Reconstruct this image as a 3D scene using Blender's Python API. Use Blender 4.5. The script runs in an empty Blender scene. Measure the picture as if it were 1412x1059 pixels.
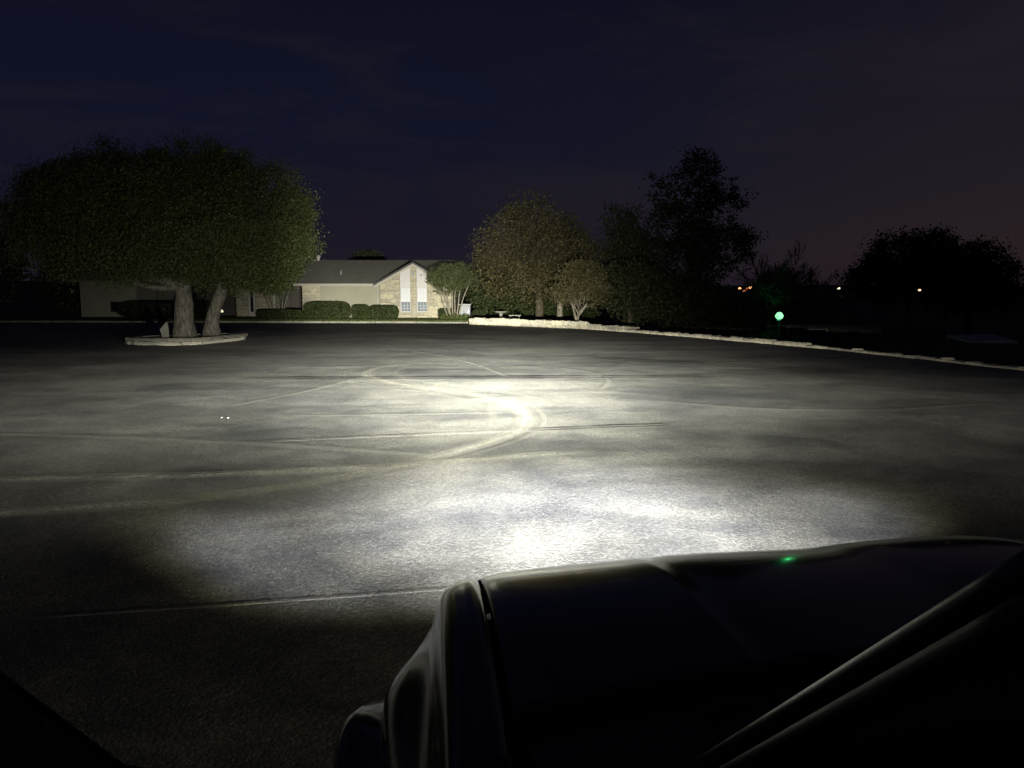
import bpy, math, random
import numpy as np
R = math.radians
rng = np.random.default_rng(7)
random.seed(7)
scene = bpy.context.scene
COL = scene.collection

# ------------------------------------------------------------------ camera
cam_data = bpy.data.cameras.new('camera')
cam_data.sensor_width = 36.0
cam_data.lens = 27.18
cam_data.clip_start = 0.05
cam_data.clip_end = 6000
cam = bpy.data.objects.new('camera', cam_data)
cam.location = (0, 0, 2.1)
cam.rotation_euler = (R(90 - 6.93), 0, 0)
COL.objects.link(cam)
scene.camera = cam

scene.view_settings.view_transform = 'Standard'
scene.view_settings.look = 'None'
scene.view_settings.exposure = 0.0
scene.view_settings.gamma = 1.0
scene.view_settings.use_curve_mapping = False
scene.cycles.use_denoising = True
scene.cycles.denoiser = 'OPENIMAGEDENOISE'
scene.cycles.denoising_prefilter = 'ACCURATE'
scene.cycles.use_light_tree = False
scene.cycles.max_bounces = 8
scene.cycles.transparent_max_bounces = 16
scene.cycles.sample_clamp_indirect = 4.0
scene.cycles.caustics_reflective = False
scene.cycles.caustics_refractive = False

HEADLIGHT_POWER = 1500.0
FOG_POWER = 1500.0
HEADING = R(5.8)           # the truck points a little left of the view


# ------------------------------------------------------------------ node helper
class V:
    """A socket with arithmetic."""
    def __init__(s, nt, sock): s.nt, s.s = nt, sock
    def _m(s, op, *a, clamp=False):
        n = s.nt.nodes.new('ShaderNodeMath'); n.operation = op; n.use_clamp = clamp
        for i, v in enumerate((s,) + a):
            if isinstance(v, V): s.nt.links.new(v.s, n.inputs[i])
            else: n.inputs[i].default_value = float(v)
        return V(s.nt, n.outputs[0])
    def __add__(s, o): return s._m('ADD', o)
    __radd__ = __add__
    def __sub__(s, o): return s._m('SUBTRACT', o)
    def __rsub__(s, o): return s._m('MULTIPLY', -1.0)._m('ADD', o)
    def __mul__(s, o): return s._m('MULTIPLY', o)
    __rmul__ = __mul__
    def __truediv__(s, o): return s._m('DIVIDE', o)
    def __pow__(s, o): return s._m('POWER', o)
    def mx(s, o): return s._m('MAXIMUM', o)
    def mn(s, o): return s._m('MINIMUM', o)
    def exp(s): return s._m('EXPONENT')
    def sqrt(s): return s._m('SQRT')
    def atan2(s, o): return s._m('ARCTAN2', o)
    def abs(s): return s._m('ABSOLUTE')
    def gt(s, o): return s._m('GREATER_THAN', o)
    def gauss(s, c, w):
        q = (s - c) / w
        return (q * q * -1.0).exp()
    def ss(s, a, b, lo=0.0, hi=1.0):
        n = s.nt.nodes.new('ShaderNodeMapRange'); n.interpolation_type = 'SMOOTHSTEP'
        s.nt.links.new(s.s, n.inputs[0])
        n.inputs[1].default_value = a; n.inputs[2].default_value = b
        n.inputs[3].default_value = lo; n.inputs[4].default_value = hi
        return V(s.nt, n.outputs[0])
    def curve(s, pts):
        """piecewise linear through (x, y)"""
        out = None
        for (x0, y0), (x1, y1) in zip(pts, pts[1:]):
            n = s.nt.nodes.new('ShaderNodeMapRange'); n.interpolation_type = 'LINEAR'; n.clamp = True
            s.nt.links.new(s.s, n.inputs[0])
            n.inputs[1].default_value = x0; n.inputs[2].default_value = x1
            n.inputs[3].default_value = 0; n.inputs[4].default_value = y1 - y0
            t = V(s.nt, n.outputs[0])
            out = t + pts[0][1] if out is None else out + t
        return out


def node(nt, kind, inputs=None, **props):
    n = nt.nodes.new(kind)
    for k, v in props.items(): setattr(n, k, v)
    for k, v in (inputs or {}).items():
        if isinstance(v, V): nt.links.new(v.s, n.inputs[k])
        elif isinstance(v, bpy.types.NodeSocket): nt.links.new(v, n.inputs[k])
        else: n.inputs[k].default_value = v
    return n


def mixc(nt, f, a, b, mode='MIX'):
    n = nt.nodes.new('ShaderNodeMix'); n.data_type = 'RGBA'; n.blend_type = mode
    for i, v in ((0, f), (6, a), (7, b)):
        if isinstance(v, V): nt.links.new(v.s, n.inputs[i])
        elif isinstance(v, bpy.types.NodeSocket): nt.links.new(v, n.inputs[i])
        elif i == 0: n.inputs[0].default_value = v
        else: n.inputs[i].default_value = (*v, 1) if len(v) == 3 else v
    return n.outputs[2]


def noise(nt, vec, scale, detail=4, rough=0.55, dist=0.0):
    n = node(nt, 'ShaderNodeTexNoise', {'Vector': vec, 'Scale': scale, 'Detail': detail, 'Roughness': rough, 'Distortion': dist})
    return V(nt, n.outputs[0])


# ------------------------------------------------------------------ world: night sky after dusk
world = bpy.data.worlds.new('World'); scene.world = world
world.use_nodes = True
nt = world.node_tree
nt.nodes.clear()
tc = nt.nodes.new('ShaderNodeTexCoord')
sep = node(nt, 'ShaderNodeSeparateXYZ', {0: tc.outputs['Generated']})
dx, dy, dz = (V(nt, sep.outputs[i]) for i in range(3))
el = dz.mx(0.0)
haze_f = (el * -5.5).exp()
sky_c = mixc(nt, haze_f, (0.0026, 0.0032, 0.0105), (0.0142, 0.0112, 0.0200))
blue = el.gauss(0.20, 0.13) * dx.ss(0.55, -0.25)
sky_c = mixc(nt, blue * 0.75, sky_c, (0.0046, 0.0064, 0.0200))
glow = dx.ss(0.05, 0.65) * (el * -3.2).exp() * dy.ss(-0.5, 0.3)
sky_c = mixc(nt, glow * 0.8, sky_c, (0.0165, 0.0100, 0.0120))
mp = node(nt, 'ShaderNodeMapping', {'Vector': tc.outputs['Generated'], 'Scale': (1.6, 1.6, 7.0)})
cl = noise(nt, mp.outputs[0], 1.8, 5, 0.6, 0.6)
clf = cl.ss(0.42, 0.72)
sky_c = mixc(nt, clf * 0.7, sky_c, (0.0128, 0.0100, 0.0160))
nis = node(nt, 'ShaderNodeTexSky', sky_type='NISHITA', sun_disc=False, sun_elevation=R(-5.0), sun_rotation=R(60))
bg = node(nt, 'ShaderNodeBackground', {'Color': sky_c, 'Strength': 1.0})
bg2 = node(nt, 'ShaderNodeBackground', {'Color': nis.outputs[0], 'Strength': 0.05})
ad = node(nt, 'ShaderNodeAddShader', {0: bg.outputs[0], 1: bg2.outputs[0]})
node(nt, 'ShaderNodeOutputWorld', {0: ad.outputs[0]})


# ------------------------------------------------------------------ object helpers
class MB:
    """Collects boxes, tubes and grids into one mesh."""
    def __init__(s): s.v, s.f, s.uv = [], [], None
    def add(s, vs, fs):
        o = len(s.v); s.v += [tuple(map(float, p)) for p in vs]; s.f += [tuple(i + o for i in f) for f in fs]
    def box(s, x0, x1, y0, y1, z0, z1):
        s.add([(x0, y0, z0), (x1, y0, z0), (x1, y1, z0), (x0, y1, z0), (x0, y0, z1), (x1, y0, z1), (x1, y1, z1), (x0, y1, z1)],
              [(3, 2, 1, 0), (4, 5, 6, 7), (0, 1, 5, 4), (1, 2, 6, 5), (2, 3, 7, 6), (3, 0, 4, 7)])
    def prism(s, poly, z0, z1):
        n = len(poly)
        s.add([(x, y, z0) for x, y in poly] + [(x, y, z1) for x, y in poly],
              [tuple(reversed(range(n))), tuple(range(n, 2 * n))] + [(i, (i + 1) % n, n + (i + 1) % n, n + i) for i in range(n)])
    def tube(s, pts, rads, sides=7, cap=True):
        pts = [np.array(p, float) for p in pts]
        if not hasattr(rads, '__len__'): rads = [rads] * len(pts)
        vs, fs = [], []
        for i, p in enumerate(pts):
            t = pts[min(i + 1, len(pts) - 1)] - pts[max(i - 1, 0)]
            t /= max(np.linalg.norm(t), 1e-9)
            a = np.cross(t, (0, 0, 1) if abs(t[2]) < 0.9 else (1, 0, 0)); a /= np.linalg.norm(a)
            b = np.cross(t, a)
            for k in range(sides):
                th = 2 * math.pi * k / sides
                vs.append(p + rads[i] * (math.cos(th) * a + math.sin(th) * b))
        for i in range(len(pts) - 1):
            for k in range(sides):
                k2 = (k + 1) % sides
                fs.append((i * sides + k, i * sides + k2, (i + 1) * sides + k2, (i + 1) * sides + k))
        if cap:
            fs.append(tuple(range(sides))); n = len(vs)
            fs.append(tuple(range(n - 1, n - sides - 1, -1)))
        s.add(vs, fs)
    def lathe(s, prof, sides=24, origin=(0, 0, 0), axis='z', close=False):
        vs, fs = [], []
        for r, h in prof:
            for k in range(sides):
                th = 2 * math.pi * k / sides
                c, q = r * math.cos(th), r * math.sin(th)
                p = {'z': (c, q, h), 'x': (h, c, q), 'y': (c, h, q)}[axis]
                vs.append((p[0] + origin[0], p[1] + origin[1], p[2] + origin[2]))
        n = len(prof)
        for i in range(n if close else n - 1):
            i2 = (i + 1) % n
            for k in range(sides):
                k2 = (k + 1) % sides
                fs.append((i * sides + k, i * sides + k2, i2 * sides + k2, i2 * sides + k))
        s.add(vs, fs)
    def grid(s, P):
        P = np.asarray(P, float); n, m, _ = P.shape
        s.add(P.reshape(-1, 3), [(i * m + j, i * m + j + 1, (i + 1) * m + j + 1, (i + 1) * m + j) for i in range(n - 1) for j in range(m - 1)])
    def mesh(s, name, mat=None, smooth=False):
        me = bpy.data.meshes.new(name); me.from_pydata(s.v, [], s.f); me.update()
        if mat: me.materials.append(mat)
        if smooth:
            me.polygons.foreach_set('use_smooth', [True] * len(me.polygons))
        return me
    def build(s, name, mat, parent=None, smooth=False, recalc=True, loc=None):
        me = s.mesh(name, mat, smooth)
        if recalc:
            import bmesh
            bm = bmesh.new(); bm.from_mesh(me); bmesh.ops.recalc_face_normals(bm, faces=bm.faces); bm.to_mesh(me); bm.free()
        return link(name, me, parent, loc)


def link(name, data, parent=None, loc=None):
    o = bpy.data.objects.new(name, data); COL.objects.link(o)
    if parent: o.parent = parent
    if loc is not None: o.location = loc
    return o


def tag(o, label=None, cat=None, group=None, kind=None):
    if label: o['label'] = label
    if cat: o['category'] = cat
    if group: o['group'] = group
    if kind: o['kind'] = kind
    return o


def thing(name, label, cat, loc=(0, 0, 0), rz=0.0, group=None):
    o = bpy.data.objects.new(name, None); o.empty_display_size = 0.2
    COL.objects.link(o); o.location = loc; o.rotation_euler = (0, 0, rz)
    return tag(o, label, cat, group)


def solid(o, t, off=1.0):
    m = o.modifiers.new('solid', 'SOLIDIFY'); m.thickness = t; m.offset = off
    return o


def bevel(o, w, seg=2):
    m = o.modifiers.new('bevel', 'BEVEL'); m.width = w; m.segments = seg; m.limit_method = 'ANGLE'
    return o


# ------------------------------------------------------------------ materials
def new_mat(name):
    m = bpy.data.materials.new(name); m.use_nodes = True
    nt = m.node_tree; nt.nodes.clear()
    return m, nt


def principled(nt, color, rough=0.7, metal=0.0, normal=None, spec=0.5, coat=0.0, **kw):
    p = nt.nodes.new('ShaderNodeBsdfPrincipled')
    for k, v in (('Base Color', color), ('Roughness', rough), ('Metallic', metal), ('Specular IOR Level', spec), ('Coat Weight', coat)):
        if isinstance(v, V): nt.links.new(v.s, p.inputs[k])
        elif isinstance(v, bpy.types.NodeSocket): nt.links.new(v, p.inputs[k])
        else: p.inputs[k].default_value = (*v, 1) if isinstance(v, tuple) and len(v) == 3 else v
    for k, v in kw.items(): p.inputs[k.replace('_', ' ')].default_value = v
    if normal is not None: nt.links.new(normal, p.inputs['Normal'])
    return p


def out(nt, sh): node(nt, 'ShaderNodeOutputMaterial', {0: sh})


def bump(nt, h, strength, dist=0.02, normal=None):
    b = node(nt, 'ShaderNodeBump', {'Height': h, 'Strength': strength, 'Distance': dist})
    if normal is not None: nt.links.new(normal, b.inputs['Normal'])
    return b.outputs[0]


def mottled(name, a, b, scale=3.0, rough=0.85, bstr=0.3, bdist=0.02, bscale=None, rand=0.0, spec=0.3):
    m, nt = new_mat(name)
    tc = nt.nodes.new('ShaderNodeTexCoord')
    n1 = noise(nt, tc.outputs['Object'], scale, 5, 0.6)
    c = mixc(nt, n1.ss(0.3, 0.7), a, b)
    if rand:
        oi = nt.nodes.new('ShaderNodeObjectInfo')
        r = V(nt, oi.outputs['Random'])
        hs = node(nt, 'ShaderNodeHueSaturation', {'Color': c, 'Value': r * rand + (1 - rand * 0.5), 'Saturation': r * 0.5 + 0.75})
        c = hs.outputs[0]
    n2 = noise(nt, tc.outputs['Object'], bscale or scale * 6, 5, 0.65)
    p = principled(nt, c, rough, normal=bump(nt, n2, bstr, bdist), spec=spec)
    out(nt, p.outputs[0])
    return m


def plain(name, c, rough=0.6, metal=0.0, spec=0.5, coat=0.0, wear=0.12, **kw):
    m, nt = new_mat(name)
    tc = nt.nodes.new('ShaderNodeTexCoord')
    n1 = noise(nt, tc.outputs['Object'], 4.0, 5, 0.6)
    cc = mixc(nt, n1, tuple(x * (1 - wear) for x in c), tuple(min(1, x * (1 + wear)) for x in c))
    p = principled(nt, cc, n1 * 0.15 + (rough - 0.07), metal, spec=spec, coat=coat, **kw)
    out(nt, p.outputs[0])
    return m


def emit(name, c, s):
    m, nt = new_mat(name)
    e = node(nt, 'ShaderNodeEmission', {'Color': (*c, 1), 'Strength': s})
    out(nt, e.outputs[0])
    m.cycles.emission_sampling = 'NONE'
    return m


def leaf_mat(name, a, b, trans=0.25, scale=0.9, rough=0.6):
    m, nt = new_mat(name)
    g = nt.nodes.new('ShaderNodeNewGeometry')
    r = V(nt, g.outputs['Random Per Island'])
    tc = nt.nodes.new('ShaderNodeTexCoord')
    n1 = noise(nt, tc.outputs['Object'], scale, 4, 0.6)
    c = mixc(nt, (r * 0.55 + n1 * 0.6 - 0.1)._m('ADD', 0.0, clamp=True), a, b)
    p = principled(nt, c, rough, spec=0.35)
    t = node(nt, 'ShaderNodeBsdfTranslucent', {'Color': c})
    mx = node(nt, 'ShaderNodeMixShader', {0: trans, 1: p.outputs[0], 2: t.outputs[0]})
    out(nt, mx.outputs[0])
    return m


def asphalt_mat():
    m, nt = new_mat('asphalt')
    tc = nt.nodes.new('ShaderNodeTexCoord')
    o = tc.outputs['Object']
    # worn patches stretched across the lot, with headlight shading of undulations painted in
    mpa = node(nt, 'ShaderNodeMapping', {'Vector': o, 'Scale': (0.62, 1.0, 1.0), 'Rotation': (0, 0, R(9))})
    big = noise(nt, mpa.outputs[0], 0.36, 3, 0.5, 0.9)
    mid = noise(nt, o, 1.25, 4, 0.55, 0.8)
    tone = (big * 0.75 + mid * 0.45 - 0.1).ss(0.28, 0.72)
    c = mixc(nt, tone, (0.050, 0.051, 0.055), (0.140, 0.138, 0.126))
    # oil darkening
    oil = noise(nt, o, 0.21, 3, 0.5, 0.8).ss(0.60, 0.74)
    c = mixc(nt, oil * 0.45, c, (0.045, 0.045, 0.048))
    # aggregate
    vo = node(nt, 'ShaderNodeTexVoronoi', {'Vector': o, 'Scale': 46.0, 'Randomness': 1.0})
    vs = node(nt, 'ShaderNodeSeparateColor', {0: vo.outputs['Color']})
    rnd = V(nt, vs.outputs[0]); dist = V(nt, vo.outputs['Distance'])
    c = mixc(nt, rnd.ss(0.30, 1.0) * 0.55, c, mixc(nt, 1.0, c, (2.3, 2.3, 2.25), 'MULTIPLY'))
    vo2 = node(nt, 'ShaderNodeTexVoronoi', {'Vector': o, 'Scale': 48.0, 'Randomness': 1.0})
    vs2 = node(nt, 'ShaderNodeSeparateColor', {0: vo2.outputs['Color']})
    spark = V(nt, vs2.outputs[1]).gt(0.975) * V(nt, vo2.outputs['Distance'])._m('LESS_THAN', 0.30)
    c = mixc(nt, spark, c, (0.34, 0.34, 0.33))  # pale stones, their sparkle painted in as lighter colour
    fine = noise(nt, o, 95.0, 3, 0.7)
    gr = (dist * -1.0 + 0.6) * 0.8 + fine * 0.6
    nb = bump(nt, gr, 0.50, 0.010)
    und = noise(nt, mpa.outputs[0], 0.42, 2, 0.45, 0.6)
    nb2 = bump(nt, und, 0.6, 0.12, nb)
    p = principled(nt, c, fine * 0.25 + 0.62, normal=nb2, spec=0.35)
    out(nt, p.outputs[0])
    return m


def ribbon_mat(name, col, strength, nscale=2.0, hard=False):
    """thin scuff on the asphalt: soft sideways, patchy lengthways"""
    m, nt = new_mat(name)
    uv = nt.nodes.new('ShaderNodeUVMap')
    sp = node(nt, 'ShaderNodeSeparateXYZ', {0: uv.outputs[0]})
    u, w = V(nt, sp.outputs[0]), V(nt, sp.outputs[1])
    tc = nt.nodes.new('ShaderNodeTexCoord')
    o = tc.outputs['Object']
    edge = (w - 0.5).abs().ss(0.5, 0.02)
    n1 = noise(nt, o, nscale, 4, 0.6).ss(0.30, 0.62, 0.5, 1.0)
    n2 = noise(nt, o, 26.0, 3, 0.7).ss(0.30, 0.62, 0.35, 1.0)
    ends = u.ss(0.0, 0.12) * u.ss(1.0, 0.85)
    cmb = node(nt, 'ShaderNodeCombineXYZ', {0: u * 22.0, 1: w * 7.0, 2: 0.0})
    n3 = noise(nt, cmb.outputs[0], 1.0, 3, 0.6).ss(0.32, 0.54, 0.45, 1.0)
    a = edge * n1 * n2 * n3 * ends * strength if not hard else (w - 0.5).abs().ss(0.5, 0.22) * n1 * ends * strength
    p = principled(nt, col, 0.85, spec=0.2, normal=bump(nt, noise(nt, o, 80.0, 3, 0.7), 0.7, 0.008))
    t = nt.nodes.new('ShaderNodeBsdfTransparent')
    mx = node(nt, 'ShaderNodeMixShader', {0: a, 1: t.outputs[0], 2: p.outputs[0]})
    out(nt, mx.outputs[0])
    return m


def bark_mat(name, a, b):
    m, nt = new_mat(name)
    tc = nt.nodes.new('ShaderNodeTexCoord')
    mp = node(nt, 'ShaderNodeMapping', {'Vector': tc.outputs['Object'], 'Scale': (1, 1, 0.25)})
    n1 = noise(nt, mp.outputs[0], 14.0, 5, 0.7, 0.4)
    c = mixc(nt, n1.ss(0.38, 0.62), a, b)
    p = principled(nt, c, 0.9, normal=bump(nt, n1, 1.0, 0.07), spec=0.2)
    out(nt, p.outputs[0])
    return m


def roof_mat():
    m, nt = new_mat('shingle')
    tc = nt.nodes.new('ShaderNodeTexCoord')
    br = node(nt, 'ShaderNodeTexBrick', {'Vector': tc.outputs['UV'] if False else tc.outputs['Object'], 'Scale': 3.2, 'Mortar Size': 0.02,
                                         'Color1': (0.20, 0.20, 0.183, 1), 'Color2': (0.29, 0.29, 0.26, 1), 'Mortar': (0.04, 0.04, 0.038, 1)})
    n1 = noise(nt, tc.outputs['Object'], 0.6, 4, 0.6)
    c = mixc(nt, n1 * 0.5, br.outputs[0], (0.20, 0.195, 0.17))
    p = principled(nt, c, 0.9, normal=bump(nt, V(nt, br.outputs['Fac']) * -1.0, 0.5, 0.02), spec=0.2)
    out(nt, p.outputs[0])
    return m


def glass_mat(name, tint, rough=0.05, see=0.35):
    m, nt = new_mat(name)
    gl = node(nt, 'ShaderNodeBsdfGlossy', {'Color': (0.9, 0.9, 0.9, 1), 'Roughness': rough})
    t = node(nt, 'ShaderNodeBsdfTransparent', {'Color': (*tint, 1)})
    fr = node(nt, 'ShaderNodeFresnel', {'IOR': 1.5})
    mx = node(nt, 'ShaderNodeMixShader', {0: fr.outputs[0], 1: t.outputs[0], 2: gl.outputs[0]})
    out(nt, mx.outputs[0])
    return m


M = {}
M['asphalt'] = asphalt_mat()
M['scuff'] = ribbon_mat('pale scuff', (0.33, 0.325, 0.285), 1.0)
M['scuff_soft'] = ribbon_mat('faint scuff', (0.28, 0.275, 0.245), 0.52, 1.1)
M['crack_pale'] = ribbon_mat('gritty crack', (0.36, 0.35, 0.32), 0.95, 5.0, True)
M['crack_dark'] = ribbon_mat('tarred seam', (0.018, 0.018, 0.020), 0.92, 1.4, True)
M['concrete'] = mottled('concrete', (0.15, 0.145, 0.12), (0.25, 0.245, 0.21), 2.0)
M['soil'] = mottled('soil', (0.035, 0.028, 0.020), (0.07, 0.055, 0.04), 6.0, bstr=0.8, bdist=0.05)
M['terrain'] = mottled('dry grass', (0.030, 0.034, 0.014), (0.060, 0.058, 0.026), 0.8, bstr=0.8, bdist=0.08)
M['lawn'] = mottled('lawn', (0.045, 0.060, 0.020), (0.085, 0.100, 0.035), 1.2, bstr=0.8, bdist=0.04)
M['limestone'] = mottled('limestone', (0.46, 0.43, 0.33), (0.68, 0.66, 0.57), 4.0, bstr=0.7, bdist=0.03, rand=0.45)
M['veneer'] = mottled('veneer stone', (0.275, 0.258, 0.195), (0.41, 0.39, 0.32), 2.2, bstr=0.6, bdist=0.02, rand=0.5)
M['mortar'] = mottled('mortar', (0.27, 0.25, 0.185), (0.34, 0.315, 0.245), 3.0)
M['slab'] = mottled('kerb slab', (0.20, 0.195, 0.17), (0.32, 0.31, 0.28), 3.0, bstr=0.6, bdist=0.02, rand=0.25)
M['siding'] = mottled('cream siding', (0.25, 0.25, 0.20), (0.29, 0.29, 0.235), 0.7, bstr=0.15)
M['white'] = plain('white paint', (0.46, 0.455, 0.475), 0.6)
M['fascia'] = plain('pale fascia', (0.33, 0.32, 0.29), 0.6)
M['dark_trim'] = plain('dark drip edge', (0.02, 0.02, 0.022), 0.6)
M['shingle'] = roof_mat()
M['blind'] = plain('white blind', (0.53, 0.55, 0.60), 0.7, wear=0.04)
M['dark_glass'] = plain('window glass', (0.16, 0.19, 0.23), 0.12, spec=0.6)
M['black_glass'] = plain('black glass', (0.012, 0.012, 0.012), 0.08)
M['muntin'] = plain('grey muntin', (0.42, 0.44, 0.48), 0.5)
M['sash'] = plain('dark sash', (0.05, 0.055, 0.065), 0.5)
M['grey_metal'] = plain('grey metal', (0.20, 0.22, 0.25), 0.5)
M['pale_metal'] = plain('pale metal', (0.30, 0.31, 0.32), 0.5)
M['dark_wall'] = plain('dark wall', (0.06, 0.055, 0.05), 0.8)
M['oak_leaf'] = leaf_mat('oak leaves', (0.066, 0.090, 0.030), (0.138, 0.172, 0.062), 0.38)
M['hedge_leaf'] = leaf_mat('hedge leaves', (0.020, 0.032, 0.010), (0.055, 0.075, 0.022))
M['myrtle_leaf'] = leaf_mat('myrtle leaves', (0.060, 0.078, 0.032), (0.120, 0.142, 0.062))
M['brown_leaf'] = leaf_mat('autumn leaves', (0.062, 0.055, 0.024), (0.125, 0.115, 0.050))
M['olive_leaf'] = leaf_mat('olive leaves', (0.075, 0.068, 0.034), (0.150, 0.132, 0.062))
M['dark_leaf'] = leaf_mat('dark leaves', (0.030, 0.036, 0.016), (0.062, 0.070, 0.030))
M['ground_leaf'] = leaf_mat('groundcover leaves', (0.06, 0.085, 0.025), (0.11, 0.14, 0.045))
M['oak_bark'] = bark_mat('oak bark', (0.10, 0.095, 0.082), (0.24, 0.225, 0.195))
M['pale_bark'] = bark_mat('pale bark', (0.18, 0.165, 0.13), (0.36, 0.33, 0.27))
M['twig'] = bark_mat('twig bark', (0.060, 0.050, 0.034), (0.12, 0.10, 0.07))
M['paint'] = plain('black car paint', (0.010, 0.010, 0.011), 0.13, spec=0.5, coat=0.15, wear=0.3, Coat_Roughness=0.06)
M['trim'] = plain('satin black trim', (0.07, 0.07, 0.07), 0.32, wear=0.1)
M['plastic'] = plain('black plastic', (0.016, 0.016, 0.016), 0.55)
M['rubber'] = plain('rubber', (0.02, 0.02, 0.02), 0.85)
M['rim'] = plain('alloy rim', (0.35, 0.36, 0.37), 0.35, metal=0.9)
M['chrome'] = plain('chrome', (0.6, 0.6, 0.6), 0.2, metal=1.0)
M['cloth'] = plain('seat cloth', (0.03, 0.03, 0.032), 0.9)
M['windscreen'] = glass_mat('windscreen', (0.62, 0.68, 0.66))
M['tinted'] = glass_mat('tinted window', (0.10, 0.11, 0.11))
M['lens'] = plain('lamp lens', (0.7, 0.7, 0.72), 0.08, coat=0.5)
M['red_lens'] = plain('red lamp lens', (0.25, 0.01, 0.01), 0.12)
M['litter'] = plain('white paper', (0.26, 0.26, 0.25), 0.7)
M['birdbath'] = mottled('cast stone', (0.20, 0.20, 0.18), (0.30, 0.30, 0.27), 5.0)


# ------------------------------------------------------------------ terrain, lot, lawn
WALL = np.array([(-2.61, 48.0), (0.6, 45.3), (3.75, 42.55), (6.4, 38.3), (8.45, 34.13), (10.15, 30.6), (11.45, 27.43), (12.7, 23.6), (13.55, 20.2), (14.6, 15.0), (15.5, 8.0), (16.2, 0.0)])
_wx = np.interp(np.linspace(0, 11, 200), np.arange(12), WALL[:, 0]); _wy = np.interp(np.linspace(0, 11, 200), np.arange(12), WALL[:, 1])


def beyond(x, y):
    """metres past the retaining wall on its right-hand side (0 inside the lot)"""
    d = np.sqrt((x - _wx) ** 2 + (y - _wy) ** 2); k = int(np.argmin(d))
    wall_x = np.interp(-y, -_wy, _wx)
    if y > 48.0:
        return max(0.0, x - (-1.0)) if x > -1.0 else 0.0
    return float(d[k]) if x > wall_x else 0.0


def sm(t, a, b):
    t = min(1, max(0, (t - a) / (b - a))); return t * t * (3 - 2 * t)


def tz(x, y):
    d = beyond(x, y)
    r = math.hypot(x, y)
    z = -0.06 - 0.12 * sm(d, 0, 1.5) - 2.3 * sm(d, 2.5, 18) - 2.5 * sm(d, 25, 90)
    z += 13.4 * sm(r, 180, 900) * (0.9 + 0.1 * math.sin(x * 0.006 + 1.1) + 0.05 * math.sin(x * 0.021))
    if y < 0: z = z if d > 0 else -0.06
    return z


def axis(lim_in, step, lim_out):
    a = list(np.arange(-lim_in, lim_in + 0.01, step)); v, s = lim_in, step
    while v < lim_out:
        s *= 1.25; v += s; a = [-v] + a + [v]
    return np.array(a)


ax, ay = axis(40, 1.6, 2200), axis(64, 1.6, 2200)
mb = MB()
mb.grid([[(x, y, tz(x, y)) for y in ay] for x in ax])
tag(mb.build('ground', M['terrain'], smooth=True), kind='structure')

lot_poly = [(-70, -40), (16.4, -40)] + [(x + 0.10, y) for x, y in WALL[::-1]] + [(-2.61, 49.08), (-19.1, 50.1), (-45, 51.2), (-70, 52)]
mb = MB(); n = len(lot_poly)
mb.add([(x, y, 0.0) for x, y in lot_poly], [tuple(range(n))])
lot = tag(mb.build('parking_lot', M['asphalt']), kind='structure')
if lot.data.polygons[0].normal.z < 0: lot.data.flip_normals()

# lawn between kerb and house
mb = MB()
lp = [(-70, 52.15), (-45, 51.35), (-19.1, 50.26), (-2.7, 49.24), (-1.2, 49.2), (-1.0, 70), (-70, 72)]
mb.add([(x, y, 0.10) for x, y in lp], [tuple(range(len(lp)))])
tag(mb.build('lawn', M['lawn']), kind='structure')

kerb = bpy.data.objects.new('kerb', None); COL.objects.link(kerb); tag(kerb, kind='structure')
kp = np.array([(-70, 52.0), (-45, 51.2), (-19.1, 50.1), (-2.75, 49.08)])
kd = np.concatenate([[0], np.cumsum(np.hypot(*np.diff(kp, axis=0).T))])
kb = MB(); kb.box(-1.48, 1.48, -0.08, 0.08, -0.05, 0.11)
kme = kb.mesh('kerb_stone', M['concrete'])
for s in np.arange(1.5 + kd[-1] % 3.0, kd[-1], 3.0):
    x, y = np.interp(s, kd, kp[:, 0]), np.interp(s, kd, kp[:, 1])
    x2, y2 = np.interp(s + 0.1, kd, kp[:, 0]), np.interp(s + 0.1, kd, kp[:, 1])
    o = link('kerb_stone', kme, kerb, (x, y + 0.09, random.uniform(-0.012, 0.012))); o.rotation_euler.z = math.atan2(y2 - y, x2 - x)

# short grass on the strip the headlights reach
def blades(n, area, z, h, mat, name):
    P = np.array([area() for _ in range(n)])
    th = rng.uniform(0, 2 * math.pi, n); hh = h * rng.uniform(0.5, 1.3, n); w = 0.02
    V_ = np.zeros((n, 3, 3))
    V_[:, 0, 0] = P[:, 0] - w * np.cos(th); V_[:, 0, 1] = P[:, 1] - w * np.sin(th); V_[:, 0, 2] = z
    V_[:, 1, 0] = P[:, 0] + w * np.cos(th); V_[:, 1, 1] = P[:, 1] + w * np.sin(th); V_[:, 1, 2] = z
    V_[:, 2, 0] = P[:, 0] + hh * rng.normal(0, 0.4, n); V_[:, 2, 1] = P[:, 1] + hh * rng.normal(0, 0.4, n); V_[:, 2, 2] = z + hh
    return tag(link(name, raw_mesh(name, V_, mat)), kind='stuff')


def raw_mesh(name, polys, mat):
    """polys: (n, k, 3) separate k-gons"""
    n, k, _ = polys.shape
    me = bpy.data.meshes.new(name)
    me.vertices.add(n * k); me.loops.add(n * k); me.polygons.add(n)
    me.vertices.foreach_set('co', polys.astype(np.float32).reshape(-1))
    me.loops.foreach_set('vertex_index', np.arange(n * k, dtype=np.int32))
    me.polygons.foreach_set('loop_start', np.arange(0, n * k, k, dtype=np.int32))
    me.polygons.foreach_set('loop_total', np.full(n, k, dtype=np.int32))
    me.materials.append(mat)
    me.update(calc_edges=True)
    return me


def lawn_pt():
    x = rng.uniform(-24, -2.8)
    return (x, 50.2 - (x + 19.1) * 0.0625 + 0.2 + abs(rng.normal(0, 2.0)))


tag(blades(14000, lawn_pt, 0.10, 0.10, M['ground_leaf'], 'grass'), 'short green lawn grass in front of the lit house', 'grass')


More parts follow.
